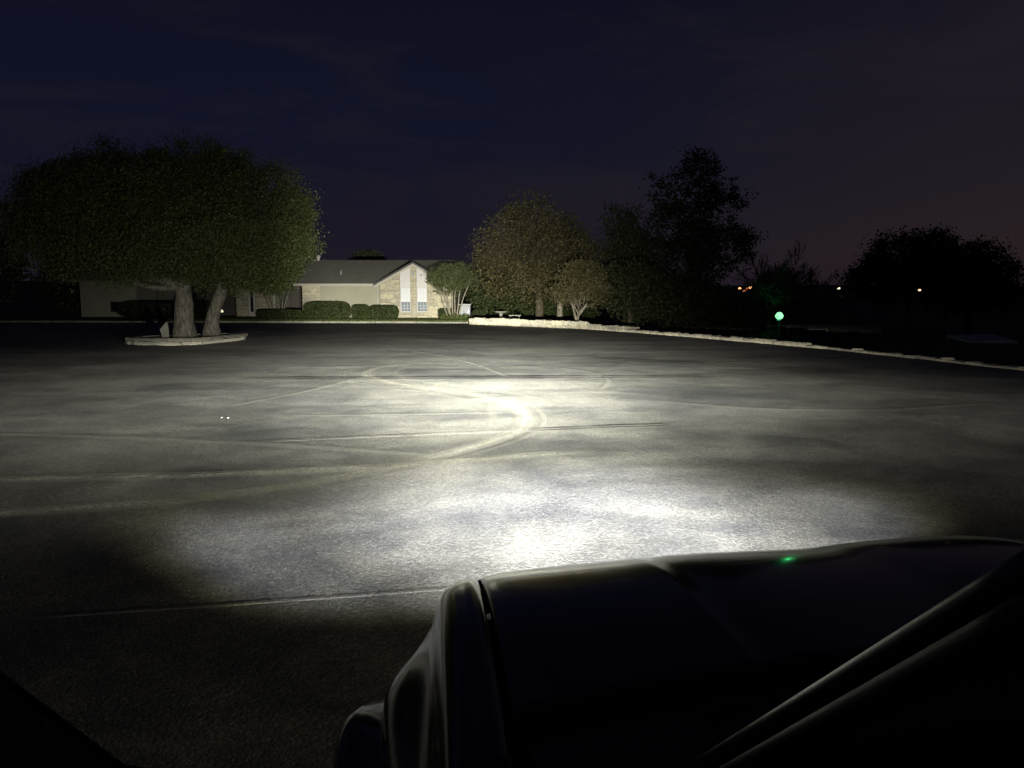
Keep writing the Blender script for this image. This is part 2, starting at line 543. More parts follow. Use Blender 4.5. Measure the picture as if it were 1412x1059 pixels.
# ------------------------------------------------------------------ marks on the lot
def ribbon(name, pts, width, mat, z, label=None):
    P = np.array(pts, float)
    d = np.concatenate([[0], np.cumsum(np.hypot(*np.diff(P, axis=0).T))])
    # smooth resample (Catmull-Rom on arc length)
    n = max(8, int(d[-1] / 0.25)); t = np.linspace(0, d[-1], n)
    Q = np.stack([np.interp(t, d, P[:, 0]), np.interp(t, d, P[:, 1])], 1)
    for _ in range(int(n / len(P) * 1.5) if len(P) > 2 else 0):
        Q[1:-1] = 0.25 * Q[:-2] + 0.5 * Q[1:-1] + 0.25 * Q[2:]
    T = np.gradient(Q, axis=0); T /= np.linalg.norm(T, axis=1)[:, None]
    N = np.stack([-T[:, 1], T[:, 0]], 1)
    wob = np.interp(np.linspace(0, 1, n), np.linspace(0, 1, 12), rng.uniform(0.8, 1.2, 12))
    A, B = Q + N * (width * wob / 2)[:, None], Q - N * (width * wob / 2)[:, None]
    vs = [(x, y, z) for x, y in A] + [(x, y, z) for x, y in B]
    fs = [(n + i, n + i + 1, i + 1, i) for i in range(n - 1)]
    me = bpy.data.meshes.new(name); me.from_pydata(vs, [], fs)
    uv = me.uv_layers.new(name='UVMap')
    tt = np.linspace(0, 1, n)
    for poly in me.polygons:
        for li in poly.loop_indices:
            vi = me.loops[li].vertex_index
            uv.data[li].uv = (tt[vi % n], 0.0 if vi < n else 1.0)
    me.materials.append(mat); me.update()
    return link(name, me, lot)


def offset(pts, k):
    P = np.array(pts, float); T = np.gradient(P, axis=0); T /= np.linalg.norm(T, axis=1)[:, None]
    return P + k * np.stack([-T[:, 1], T[:, 0]], 1)


arc = [(-9.5, 6.2), (-7.2, 6.6), (-4.85, 7.12), (-3.63, 7.44), (-2.51, 8.0), (-1.43, 9.01), (-0.26, 10.55), (0.21, 11.7), (0.27, 12.95), (-0.08, 14.6), (-0.99, 15.85), (-2.32, 16.9), (-3.4, 18.35), (-3.85, 20.0), (-3.5, 21.6), (-2.2, 22.4), (-0.6, 22.3)]
zz = iter(np.arange(0.004, 0.2, 0.0025))
ribbon('tyre_mark', arc, 0.52, M['scuff'], next(zz))
ribbon('tyre_mark', offset(arc, 0.55)[6:], 0.22, M['scuff_soft'], next(zz))
ribbon('tyre_mark', offset(arc, -0.75)[8:], 0.26, M['scuff_soft'], next(zz))
ribbon('tyre_mark', offset(arc, -0.30)[4:], 0.16, M['scuff_soft'], next(zz))
ribbon('tyre_mark', [(-9.5, 8.0), (-5.6, 8.42), (-3.8, 8.55), (-2.2, 8.85), (-0.7, 9.3), (0.4, 9.8), (1.6, 9.9)], 0.52, M['scuff'], next(zz))
ribbon('tyre_mark', [(-4.6, 28.6), (-1.95, 24.15), (-0.9, 21.4), (0.07, 18.0)], 0.20, M['scuff'], next(zz))
ribbon('tyre_mark', [(-3.9, 12.7), (-2.0, 12.85), (0.2, 13.1)], 0.26, M['scuff_soft'], next(zz))
ribbon('tyre_mark', [(-5.2, 13.6), (-4.3, 15.6), (-3.9, 17.2), (-3.6, 18.6)], 0.28, M['scuff_soft'], next(zz))
ribbon('tyre_mark', [(1.0, 21.0), (2.1, 19.6), (2.3, 17.6), (1.7, 15.6)], 0.24, M['scuff_soft'], next(zz))
ribbon('tyre_mark', [(2.5, 14.5), (4.2, 13.4), (6.4, 13.2), (9.0, 14.2)], 0.4, M['scuff_soft'], next(zz))
ribbon('tyre_mark', [(-8.6, 11.2), (-5.0, 10.7), (-2.6, 10.1), (-0.4, 9.4)], 0.36, M['scuff_soft'], next(zz))
def wig(x0, y0, x1, y1, amp, n):
    t = np.linspace(0, 1, n)
    return np.stack([x0 + (x1 - x0) * t, y0 + (y1 - y0) * t + rng.normal(0, amp, n)], 1)
ribbon('crack', wig(-3.2, 4.66, 0.6, 5.33, 0.012, 22), 0.030, M['crack_pale'], next(zz))
ribbon('crack', wig(-3.5, 10.4, 0.3, 11.28, 0.018, 18), 0.045, M['crack_pale'], next(zz))
ribbon('crack', wig(0.2, 11.26, 2.6, 11.8, 0.02, 14), 0.11, M['crack_dark'], next(zz))
ribbon('seam', wig(-6.6, 17.9, 5.5, 18.45, 0.03, 30), 0.34, M['crack_dark'], next(zz))
ribbon('seam', wig(-5.8, 34.5, 0.5, 31.5, 0.08, 14), 0.42, M['crack_dark'], next(zz))
ribbon('seam', wig(-7.5, 39.0, -1.0, 36.5, 0.08, 14), 0.5, M['crack_dark'], next(zz))
ribbon('seam', wig(2.2, 23.5, 9.0, 18.8, 0.05, 14), 0.22, M['crack_dark'], next(zz))


# ------------------------------------------------------------------ stones
def stone_mesh(i):
    g = MB(); n = 3; r = np.random.default_rng(100 + i)
    c = {}
    vs, fs = [], []
    def vid(a, b, d):
        if (a, b, d) not in c:
            p = np.array([a, b, d], float) - 1.0
            p = p / 2 * 1.0
            rr = np.linalg.norm(p) or 1
            k = 0.90 if abs(a - 1) + abs(b - 1) + abs(d - 1) == 3 else 1.0
            q = p * k + r.normal(0, 0.045, 3)
            c[(a, b, d)] = len(vs); vs.append(q)
        return c[(a, b, d)]
    for ax_ in range(3):
        for side in (0, 2):
            for i_ in range(2):
                for j in range(2):
                    def mk(i2, j2):
                        t = [0, 0, 0]; t[ax_] = side; t[(ax_ + 1) % 3] = i2; t[(ax_ + 2) % 3] = j2
                        return vid(*t)
                    q = (mk(i_, j), mk(i_ + 1, j), mk(i_ + 1, j + 1), mk(i_, j + 1))
                    fs.append(q if side == 2 else q[::-1])
    g.add(vs, fs)
    return g.mesh('stone', None)


def mats(me, m):
    me = me.copy(); me.materials.append(m); return me


STONE = [stone_mesh(i) for i in range(9)]
LIME = [mats(s, M['limestone']) for s in STONE]
VEN = [mats(s, M['veneer']) for s in STONE]
SLAB = [mats(s, M['slab']) for s in STONE]

# low retaining wall of rough limestone along the edge of the lot
wall = thing('stone_wall', 'low rough limestone wall along the right edge of the parking lot', 'stone wall', (-2.61, 48.0, 0))
wd = np.concatenate([[0], np.cumsum(np.hypot(*np.diff(WALL, axis=0).T))])
def wpt(s):
    return np.interp(s, wd, WALL[:, 0]), np.interp(s, wd, WALL[:, 1])
def course(s0, s1, z, hgt, lmin, lmax, skip=0.0):
    s = s0
    while s < s1:
        L = random.uniform(lmin, lmax)
        x, y = wpt(s + L / 2); xa, ya = wpt(s); xb, yb = wpt(s + L)
        if random.random() > skip:
            o = link('stone', random.choice(LIME), wall, (x + 2.61 + random.uniform(-.03, .03), y - 48.0, z + hgt / 2 + random.uniform(-0.015, 0.015)))
            o.scale = (L * 0.97, random.uniform(0.28, 0.40), hgt * random.uniform(0.80, 1.25))
            o.rotation_euler = (random.uniform(-.06, .06), random.uniform(-.05, .05), math.atan2(yb - ya, xb - xa))
        s += L
course(0, 12.0, -0.06, 0.25, 0.45, 0.85)
course(0.05, 8.5, 0.17, 0.22, 0.40, 0.80)
course(12.0, 24.0, -0.07, 0.21, 0.40, 0.85)
course(9.0, 13.0, 0.15, 0.12, 0.4, 0.7, 0.3)
course(24.0, wd[-1] - 1, -0.08, 0.145, 0.35, 0.80)
for s in (26.5, 30.2, 33.0, 35.5):
    x, y = wpt(s)
    o = link('stone', random.choice(LIME), wall, (x + 2.61, y - 48.0, 0.075)); o.scale = (0.36, 0.26, 0.09); o.rotation_euler.z = random.uniform(0, 3)

# ring of pale slabs around the oaks
ring = np.array([(-15.10, 30.45), (-14.95, 30.02), (-14.5, 29.78), (-13.6, 29.55), (-12.7, 29.55), (-12.2, 29.8), (-11.85, 30.9), (-11.5, 32.2), (-11.38, 33.1), (-11.8, 33.35), (-12.8, 32.75), (-14.0, 31.85), (-14.85, 31.1), (-15.10, 30.45)])
planter = thing('planter_ring', 'raised oval bed edged with two courses of pale stone slabs around two oak trunks', 'planter', (-13.2, 31.2, 0))
rd = np.concatenate([[0], np.cumsum(np.hypot(*np.diff(ring, axis=0).T))])
for lev in range(2):
    s = 0.15 + lev * 0.45
    while s < rd[-1] + lev * 0.4:
        L = random.uniform(0.75, 1.05)
        q = lambda t: np.array([np.interp(t % rd[-1], rd, ring[:, i]) for i in (0, 1)])
        a, b = q(s), q(s + L); m_ = (a + b) / 2
        inward = (np.array([-13.2, 31.2]) - m_); inward /= np.linalg.norm(inward)
        m_ = m_ + inward * (0.03 * lev)
        o = link('slab', random.choice(SLAB), planter, (m_[0] + 13.2, m_[1] - 31.2, 0.065 + 0.142 * lev))
        o.scale = (np.linalg.norm(b - a) * 1.01, 0.27, 0.130)
        o.rotation_euler = (0, 0, math.atan2(*(b - a)[::-1]))
        s += L
mb = MB(); mb.prism([tuple((p - [-13.2, 31.2]) * 0.93) for p in ring[:-1]], 0.0, 0.16)
mb.build('soil', M['soil'], planter)

# pale slab with a slanted top leaning in the bed
mb = MB()
pr = [(-0.13, 0), (0.13, 0), (0.17, 0.38), (0.17, 0.70), (0.12, 0.70), (-0.17, 0.42), (-0.13, 0.30)]
mb.add([(x, 0.03, z) for x, z in pr] + [(x, -0.03, z) for x, z in pr],
       [tuple(range(7)), tuple(range(13, 6, -1))] + [(i, (i + 1) % 7, 7 + (i + 1) % 7, 7 + i) for i in range(7)])
o = mb.build('marker_slab', M['birdbath'], loc=(-13.55, 30.25, 0.16)); o.rotation_euler = (R(4), R(-4), 0)
bevel(o, 0.01)
tag(o, 'small pale slab with a slanted top standing left of the left oak trunk', 'marker')


# ------------------------------------------------------------------ foliage
def leaves(P, size, mat, name, parent=None, flat=0.0, jit=0.35, droop=0.0):
    """one small folded diamond per point"""
    n = len(P)
    a = rng.normal(size=(n, 3)); a[:, 2] *= (1 - flat * 0.5); a[:, 2] -= droop
    a /= np.linalg.norm(a, axis=1)[:, None]
    b = rng.normal(size=(n, 3)); b[:, 2] *= (1 - flat)
    b -= (a * b).sum(1)[:, None] * a; b /= np.linalg.norm(b, axis=1)[:, None]
    s = (size * rng.uniform(1 - jit, 1 + jit, n))[:, None]
    c = np.cross(a, b) * 0.12 * s
    Q = np.stack([P - a * s * 0.5, P + b * s * 0.28 + c, P + a * s * 0.5, P - b * s * 0.28 + c], 1)
    return link(name, raw_mesh(name, Q, mat), parent)


def lobe_noise(k=9, seed=0):
    r = np.random.default_rng(seed)
    D = r.normal(size=(k, 3)); D /= np.linalg.norm(D, axis=1)[:, None]
    amp = r.uniform(-1, 1, k); f = r.uniform(2.5, 6.5, k); ph = r.uniform(0, 6.28, k)
    return lambda d: (amp * np.sin(d @ D.T * f + ph)).sum(1) / k ** 0.5


def crown_points(ells, nclump, per, spread, seed, fill=0.35, lump=0.20, zmin=None):
    """clumps of leaves near the surface of a set of ellipsoids (cx,cy,cz,rx,ry,rz)"""
    r = np.random.default_rng(seed)
    vol = np.array([e[3] * e[4] * e[5] for e in ells]) ** 0.75; vol /= vol.sum()
    outp = []
    for i, e in enumerate(ells):
        n = int(nclump * vol[i]) + 1
        d = r.normal(size=(n, 3)); d /= np.linalg.norm(d, axis=1)[:, None]
        f = lobe_noise(9, seed * 31 + i)(d)
        rad = (1 + lump * f) * (1 - fill * r.random(n) ** 1.6)
        outp.append(np.array(e[:3]) + d * rad[:, None] * np.array(e[3:]))
    C = np.concatenate(outp)
    if zmin is not None: C = C[C[:, 2] > zmin + 0.55 * np.sin(C[:, 0] * 1.9 + seed) * np.sin(C[:, 1] * 1.4 + 1) + 0.22 * r.normal(size=len(C))]
    sz = spread * r.uniform(0.6, 1.4, len(C))
    P = np.repeat(C, per, 0) + r.normal(size=(len(C) * per, 3)) * np.repeat(sz, per)[:, None] * [1, 1, 0.75]
    return P, C


def limb(mb, p0, p1, r0, r1, bend=0.12, n=7, sides=7, seed=None):
    r = np.random.default_rng(seed) if seed is not None else rng
    p0, p1 = np.array(p0, float), np.array(p1, float); L = np.linalg.norm(p1 - p0)
    off = r.normal(0, bend * L * 0.35, (2, 3)); t = np.linspace(0, 1, n)
    pts = [p0 + (p1 - p0) * u + off[0] * math.sin(math.pi * u) + off[1] * 0.5 * math.sin(2 * math.pi * u) for u in t]
    mb.tube(pts, list(r0 + (r1 - r0) * t), sides)
    return pts


def tree(name, label, cat, base, trunk_pts, trunk_r, ells, mat, bark, nclump, per, spread, leaf, seed, group=None, limbs=10, lump=0.20, fill=0.35, flare=1.25, zmin=None, droop=0.0, limb_r=0.4, extra=None):
    root = thing(name, label, cat, base, 0, group)
    t = MB(); n = len(trunk_pts)
    tp = [np.array(p, float) for p in trunk_pts]
    tt = np.linspace(0, 1, 12); src = np.linspace(0, 1, n)
    arr = np.array(tp); smo = np.stack([np.interp(tt, src, arr[:, k]) for k in range(3)], 1)
    for _ in range(2): smo[1:-1] = .25 * smo[:-2] + .5 * smo[1:-1] + .25 * smo[2:]
    rr = trunk_r * (1 - 0.45 * tt); rr[0] *= flare; rr[1] *= 1 + (flare - 1) * 0.4
    rr = rr * (1 + np.random.default_rng(seed + 5).normal(0, 0.05, len(rr)))
    t.tube(smo, list(rr), 14)
    P, C = crown_points(ells, nclump, per, spread, seed, fill, lump, zmin)
    top = smo[-1]
    r = np.random.default_rng(seed + 1)
    for k in range(limbs):
        q = C[r.integers(len(C))]
        st = smo[r.integers(6, 12)]
        mid = st + (q - st) * 0.55
        pts = limb(t, st, mid, trunk_r * limb_r, trunk_r * 0.16, 0.3, seed=seed * 100 + k)
        for j in range(3):
            limb(t, pts[-1] if j else pts[4], C[np.argsort(((C - mid) ** 2).sum(1))[r.integers(1, max(2, len(C) // 8))]], trunk_r * 0.15, 0.012, 0.25, sides=5, seed=seed * 100 + k * 10 + j)
    if extra: extra(t)
    t.build('trunk', bark, root, smooth=True, recalc=False)
    c = leaves(P, leaf, mat, 'crown', root, droop=droop)
    c['kind'] = 'stuff'
    return root


# two live oaks in the ring
def oak1_limb(t):
    pts = limb(t, (-0.02, 0, 2.15), (-1.35, -0.3, 2.55), 0.24, 0.15, 0.12, seed=3)
    limb(t, pts[-1], (-2.2, -0.4, 3.9), 0.15, 0.08, 0.2, seed=4)
    limb(t, (-1.0, -0.25, 2.45), (-2.9, -0.9, 3.1), 0.12, 0.05, 0.2, seed=5)
tree('oak_tree', 'left live oak with thick straight trunk and dark wide crown in the ringed bed', 'tree', (-13.0, 30.75, 0.1),
     [(0, 0, 0), (-0.03, 0, 0.8), (0.05, 0, 1.6), (0.03, 0, 2.3), (-0.3, 0.1, 3.4), (-0.5, 0.2, 4.6)], 0.39,
     [(-2.0, 0.2, 4.7, 3.8, 4.4, 2.45), (-4.7, 0.3, 4.9, 1.75, 2.6, 1.5), (-0.6, 0.3, 5.0, 2.8, 4.0, 2.2), (-2.0, -1.6, 3.5, 2.7, 2.5, 1.3), (-3.3, 0.5, 5.7, 2.5, 3, 1.3), (-4.3, -0.6, 3.7, 1.5, 2.0, 1.0)],
     M['oak_leaf'], M['oak_bark'], 720, 270, 0.27, 0.085, 11, flare=1.4, lump=0.25, fill=0.30, group='live oaks in the stone-edged bed', limbs=14, zmin=2.35, extra=oak1_limb)
tree('oak_tree', 'right live oak with leaning trunk and headlit green crown in the ringed bed', 'tree', (-12.3, 31.7, 0.1),
     [(0, 0, 0), (-0.02, 0, 0.6), (0.12, 0, 1.2), (0.48, 0, 1.9), (0.72, 0, 2.6), (0.7, 0.2, 3.6), (0.6, 0.2, 4.6)], 0.31,
     [(0.95, -0.2, 4.85, 3.0, 3.8, 2.6), (2.0, -0.5, 4.0, 2.0, 2.7, 1.95), (0.2, -0.8, 4.0, 3.0, 2.8, 1.8), (-0.1, -0.2, 6.2, 1.9, 2.4, 1.3), (2.2, -0.7, 2.8, 1.6, 1.9, 0.95)],
     M['oak_leaf'], M['oak_bark'], 620, 270, 0.25, 0.082, 12, flare=1.4, lump=0.25, fill=0.30, group='live oaks in the stone-edged bed', limbs=12, zmin=1.9)

P = np.stack([rng.uniform(-1.9, 1.6, 1400), rng.normal(0, 0.6, 1400), 0.165 + np.abs(rng.normal(0, 0.012, 1400))], 1)
P = P[(np.abs(P[:, 1] - 0.45 * P[:, 0]) < 0.8)]
leaves(P, 0.10, M['brown_leaf'], 'leaf_litter', planter, flat=0.8)['kind'] = 'stuff'

# brown spreading tree right of the house
def twigs(t, seed, n, cx, cy, z0, rx, ry, rz, droop, start, r0=0.02):
    r = np.random.default_rng(seed)
    for _ in range(n):
        d = r.normal(size=3); d[2] = abs(d[2]) * 0.9 - 0.15; d /= np.linalg.norm(d)
        e = np.array([cx, cy, z0]) + d * [rx, ry, rz] * r.uniform(0.55, 1.06)
        s = np.array(start) + (e - np.array(start)) * r.uniform(0.15, 0.55) + [0, 0, 0.5]
        u = np.linspace(0, 1, 6)
        pts = [s + (e - s) * a + [0, 0, (0.9 * math.sin(math.pi * a) * droop - droop * a * a * 0.6)] for a in u]
        pts = [p + r.normal(0, 0.06, 3) for p in pts]
        t.tube(pts, list(np.linspace(r0, 0.006, 6)), 3, cap=False)
tree('brown_tree', 'broad brown half-bare tree with drooping twigs right of the lit house', 'tree', (1.85, 53.0, 0.0),
     [(0, 0, 0), (0.05, 0, 1.2), (-0.1, 0, 2.4), (-0.2, 0, 4)], 0.30,
     [(-0.5, 0, 4.4, 3.9, 3.6, 3.5), (-2.2, -0.6, 3.3, 2.4, 2.6, 1.9), (1.5, -0.4, 4.0, 2.6, 2.6, 2.6), (-0.4, 0, 6.4, 2.1, 2.2, 2.2)],
     M['brown_leaf'], M['twig'], 900, 20, 0.30, 0.17, 21, limbs=22, fill=0.6, lump=0.10, droop=0.5, limb_r=0.32, zmin=1.3,
     extra=lambda t: twigs(t, 33, 900, -0.4, 0, 4.0, 4.7, 4.2, 4.6, 0.9, (-0.1, 0, 2.6), 0.028))
tree('brown_tree', 'dim olive tree with pale straight trunk behind the small forked tree', 'tree', (3.3, 53.6, -0.2),
     [(0, 0, 0), (0, 0, 1.0), (0.03, 0, 2.0), (0.1, 0, 3.2)], 0.24,
     [(0.2, 0.4, 4.3, 2.4, 2.4, 2.6), (1.1, 0.5, 3.1, 1.9, 2.0, 1.7)],
     M['brown_leaf'], M['pale_bark'], 420, 24, 0.28, 0.17, 22, limbs=10, fill=0.6, droop=0.3, zmin=1.5,
     extra=lambda t: twigs(t, 34, 220, 0.4, 0.3, 3.8, 2.6, 2.4, 2.9, 0.6, (0.1, 0, 2.6), 0.02))

# small forked tree just behind the wall
def fork(t):
    limb(t, (0, 0, 0.25), (-0.42, 0.1, 1.55), 0.075, 0.05, 0.08, seed=1)
    limb(t, (0, 0, 0.25), (0.62, 0.0, 1.9), 0.085, 0.05, 0.10, seed=2)
    for q in ((-0.9, 0.2, 2.4), (-0.2, 0.3, 2.7), (1.1, 0, 2.7), (0.4, -0.3, 3.0)):
        limb(t, (-0.42, 0.1, 1.55) if q[0] < 0 else (0.62, 0, 1.9), q, 0.045, 0.015, 0.1, seed=int(q[2] * 10))
tree('small_tree', 'small tree with pale V-forked trunk just behind the stone wall', 'tree', (3.82, 45.2, -0.05),
     [(0, 0, 0), (0, 0, 0.1), (0.01, 0, 0.2), (0.02, 0, 0.3)], 0.13,
     [(0.25, 0.1, 2.75, 1.45, 1.4, 1.05), (-0.75, 0, 2.0, 0.9, 0.9, 0.7), (1.0, 0, 2.1, 0.85, 0.9, 0.9), (0.15, 0, 3.3, 0.8, 0.8, 0.55)],
     M['olive_leaf'], M['pale_bark'], 380, 26, 0.17, 0.12, 23, limbs=5, fill=0.55, extra=fork, flare=1.1, zmin=1.1)

# crape myrtle in front of the house corner
def stems(t):
    for k, (dx_, dy_) in enumerate([(-1.15, 0), (-0.75, .3), (-0.45, -.2), (-.1, .2), (.25, -.15), (.5, .25), (1.05, 0)]):
        a = (dx_ * 0.28, dy_ * 0.5, 0)
        pts = limb(t, a, (dx_ * 1.0, dy_, 2.3), 0.05, 0.032, 0.06, seed=50 + k)
        limb(t, pts[-1], (dx_ * 1.2, dy_, 3.1), 0.03, 0.012, 0.1, sides=5, seed=70 + k)
tree('crape_myrtle', 'round green multi-stemmed tree in front of the lit gable corner', 'tree', (-4.05, 53.6, 0.1),
     [(0, 0, 0), (0, 0, 0.1), (0, 0, 0.2), (0, 0, 0.3)], 0.09,
     [(0, 0, 2.75, 1.75, 1.5, 1.05), (-0.7, -0.1, 2.9, 1.1, 1.1, 0.9), (0.8, 0, 2.6, 1.0, 1.1, 1.0), (0.0, 0, 3.35, 1.0, 1.0, 0.55)],
     M['myrtle_leaf'], M['pale_bark'], 230, 60, 0.17, 0.10, 24, limbs=0, fill=0.75, lump=0.4, extra=stems, zmin=1.9)
tree('crape_myrtle', 'dim multi-stemmed tree between the two stone house fronts', 'tree', (-17.2, 57.0, 0.1),
     [(0, 0, 0), (0, 0, 0.1), (0, 0, 0.2), (0, 0, 0.3)], 0.09,
     [(0, 0, 3.0, 1.9, 1.6, 1.1), (-0.7, -0.1, 2.7, 1.1, 1.1, 0.9)],
     M['myrtle_leaf'], M['pale_bark'], 300, 34, 0.17, 0.13, 25, limbs=0, fill=0.5, extra=stems)

# dark trees on the slope to the right
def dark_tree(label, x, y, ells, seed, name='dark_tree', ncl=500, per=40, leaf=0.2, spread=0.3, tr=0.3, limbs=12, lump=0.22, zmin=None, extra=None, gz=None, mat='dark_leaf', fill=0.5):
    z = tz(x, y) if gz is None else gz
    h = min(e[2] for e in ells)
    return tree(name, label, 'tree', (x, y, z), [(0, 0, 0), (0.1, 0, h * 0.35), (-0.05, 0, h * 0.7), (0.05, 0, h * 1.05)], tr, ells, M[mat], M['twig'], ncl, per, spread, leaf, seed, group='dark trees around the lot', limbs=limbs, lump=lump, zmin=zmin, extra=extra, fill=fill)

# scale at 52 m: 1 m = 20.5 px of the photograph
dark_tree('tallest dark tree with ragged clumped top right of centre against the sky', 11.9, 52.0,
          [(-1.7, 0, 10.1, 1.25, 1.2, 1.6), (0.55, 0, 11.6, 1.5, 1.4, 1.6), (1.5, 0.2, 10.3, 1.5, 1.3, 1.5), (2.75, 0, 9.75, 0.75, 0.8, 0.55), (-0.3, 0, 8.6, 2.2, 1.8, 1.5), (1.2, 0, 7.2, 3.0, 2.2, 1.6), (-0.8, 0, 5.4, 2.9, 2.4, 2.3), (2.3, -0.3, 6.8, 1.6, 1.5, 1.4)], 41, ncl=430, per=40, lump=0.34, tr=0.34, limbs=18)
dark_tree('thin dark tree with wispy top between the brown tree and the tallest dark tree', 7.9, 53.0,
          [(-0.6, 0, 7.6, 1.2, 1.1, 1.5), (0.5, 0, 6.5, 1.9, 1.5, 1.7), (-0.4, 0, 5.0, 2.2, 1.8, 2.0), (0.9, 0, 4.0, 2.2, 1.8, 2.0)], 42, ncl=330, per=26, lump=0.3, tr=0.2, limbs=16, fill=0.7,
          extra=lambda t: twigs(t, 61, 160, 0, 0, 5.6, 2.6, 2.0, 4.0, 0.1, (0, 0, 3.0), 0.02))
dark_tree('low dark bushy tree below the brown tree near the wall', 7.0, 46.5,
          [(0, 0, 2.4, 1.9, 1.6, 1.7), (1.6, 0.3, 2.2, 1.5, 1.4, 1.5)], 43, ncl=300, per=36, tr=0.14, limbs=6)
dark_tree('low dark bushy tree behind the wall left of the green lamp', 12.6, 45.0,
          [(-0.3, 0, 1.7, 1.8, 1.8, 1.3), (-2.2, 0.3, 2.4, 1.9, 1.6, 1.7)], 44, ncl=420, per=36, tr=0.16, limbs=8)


def bare(label, x, y, h, seed, lean=0.0):
    root = thing('bare_tree', label, 'tree', (x, y, tz(x, y)), 0, 'bare trees')
    t = MB(); b = MB(); r = np.random.default_rng(seed)
    trunk = limb(t, (0, 0, 0), (lean * 0.3, 0, h * 0.42), 0.20, 0.12, 0.06, seed=seed)
    def grow(p, d, L, rad, depth):
        e = p + d * L
        k = limb(b, p, e, max(rad, 0.018), max(rad * 0.6, 0.014), 0.10, n=5, sides=4 if depth < 3 else 3, seed=int(r.integers(1e6)))
        if depth == 0: return
        for j in range(3 if depth > 2 else 4):
            nd = d + r.normal(0, 0.48, 3); nd[0] += lean * 0.10; nd[2] += 0.10; nd /= np.linalg.norm(nd)
            grow(k[r.integers(2, 5)] if depth < 4 else k[r.integers(1, 5)], nd, L * r.uniform(0.62, 0.85), rad * 0.55, depth - 1)
    for k in range(11):
        a = r.uniform(0, 6.28); d = np.array([math.cos(a) * 0.75 + lean * 0.4, math.sin(a) * 0.5, r.uniform(0.5, 1.1)]); d /= np.linalg.norm(d)
        grow(np.array(trunk[r.integers(4, 7)]), d, h * 0.24, 0.07, 4)
    t.build('trunk', M['twig'], root, smooth=True, recalc=False)
    b.build('branches', M['twig'], root, recalc=False)
    return root
bare('bare tree with fine spreading branches beside the tallest dark tree', 17.4, 53.0, 7.2, 71, 0.8)
bare('bare tree with low spreading twigs right of the green lamp', 19.2, 56.0, 6.6, 77, 0.9)
bare('bare tree with grey twigs reaching over the house roof', -0.6, 62.0, 5.6, 73, -0.8)

for i, (lb, x, y, es) in enumerate([
        ('wide dark rounded tree on the far right skyline, left half', 57.0, 112.0, [(0, 0, 9.4, 6.5, 5, 4.6), (-4.2, 0, 7.2, 3.6, 4, 3.8), (3.5, 0, 9.2, 4, 4, 4.4), (-7.6, 0, 6.9, 1.2, 1.2, 1.6)]),
        ('dark rounded tree on the far right skyline, right half', 67.0, 114.0, [(0, 0, 8.8, 5.2, 5, 4.5), (3.6, 0, 7.0, 3.2, 4, 3.6), (-2, 0, 7.5, 4.5, 4, 4.5)])]):
    dark_tree(lb, x, y, es, 80 + i, ncl=480, per=40, leaf=0.45, spread=0.65, tr=0.45, limbs=8, lump=0.2)
dark_tree('dark tree at the far left edge of the photo beyond the oaks', -36.5, 52.0, [(0, 0, 5.2, 2.6, 3, 2.6), (1.3, 0, 3.6, 2.6, 2.5, 2.4), (-2, 0, 3.0, 3, 2.5, 2.4)], 91, ncl=380, per=36, gz=0, leaf=0.25, spread=0.35)
dark_tree('low dark tree between the left edge and the far left wing', -32.5, 62.0, [(0, 0, 3.2, 2.6, 2.4, 2.6), (-2.6, 0, 2.6, 2.4, 2.4, 2.3)], 92, ncl=300, per=36, gz=0, leaf=0.25, spread=0.35)
dark_tree('dark tree whose top shows above the roof ridge left of the gable', -14.5, 78.0, [(0, 0, 4.4, 1.9, 1.8, 1.6), (1.6, 0, 3.9, 1.6, 1.6, 1.3)], 93, ncl=240, per=36, gz=0, leaf=0.25, spread=0.3)
dark_tree('dark evergreen clump filling the gap beside the grey cabinet', -0.8, 58.0, [(0, 0, 1.7, 2.4, 1.8, 1.6), (2.6, 0.2, 1.6, 2.2, 1.8, 1.5), (5.2, 0, 1.4, 2.0, 1.6, 1.5)], 94, ncl=520, per=34, gz=0, tr=0.12, limbs=4, mat='hedge_leaf')


# clipped hedges
def hedge(label, x0, x1, y0, y1, h, seed, z=0.1, group='clipped hedges by the house', dens=900, name='hedge', mat='hedge_leaf'):
    root = thing(name, label, 'hedge', ((x0 + x1) / 2, (y0 + y1) / 2, z), 0, group)
    a, b = (x1 - x0) / 2, (y1 - y0) / 2
    r = np.random.default_rng(seed)
    n = int(dens * (2 * a * h * 2 + 4 * a * b + 4 * b * h))
    q = r.uniform(-1, 1, (n, 3)); k = np.abs(q) ** 1
    face = np.argmax(np.abs(q) * [1, 1, 1], 1)
    q = q / np.maximum(np.abs(q).max(1), 1e-6)[:, None]
    q = q / ((np.abs(q) ** 4.5).sum(1) ** (1 / 4.5))[:, None]
    q *= (1 - 0.22 * r.random(n) ** 1.5)[:, None]
    f = lobe_noise(9, seed)(q * 1.4)
    P = q * np.array([a, b, h / 2]) * (1 + 0.03 * f)[:, None] + [0, 0, h / 2]
    leaves(P, 0.10, M[mat], 'foliage', root)['kind'] = 'stuff'
    g = MB()
    for sx in np.arange(-a * 0.8, a * 0.81, 0.45):
        limb(g, (sx, r.uniform(-.2, .2) * b, 0), (sx + r.uniform(-.15, .15), r.uniform(-.3, .3) * b, h * 0.8), 0.03, 0.012, 0.1, sides=5)
        limb(g, (sx, 0, h * 0.2), (sx + r.uniform(-.3, .3), r.uniform(-.6, .6) * b, h * 0.75), 0.02, 0.008, 0.1, sides=4)
    g.build('stems', M['twig'], root, recalc=False)['kind'] = 'stuff'
    return root
hedge('tall dark clipped hedge at the left end of the cream wall', -14.4, -11.3, 53.4, 54.8, 1.20, 1)
hedge('middle dark hedge touching the lower corner of the cream wall', -11.1, -10.0, 53.6, 54.8, 0.98, 2)
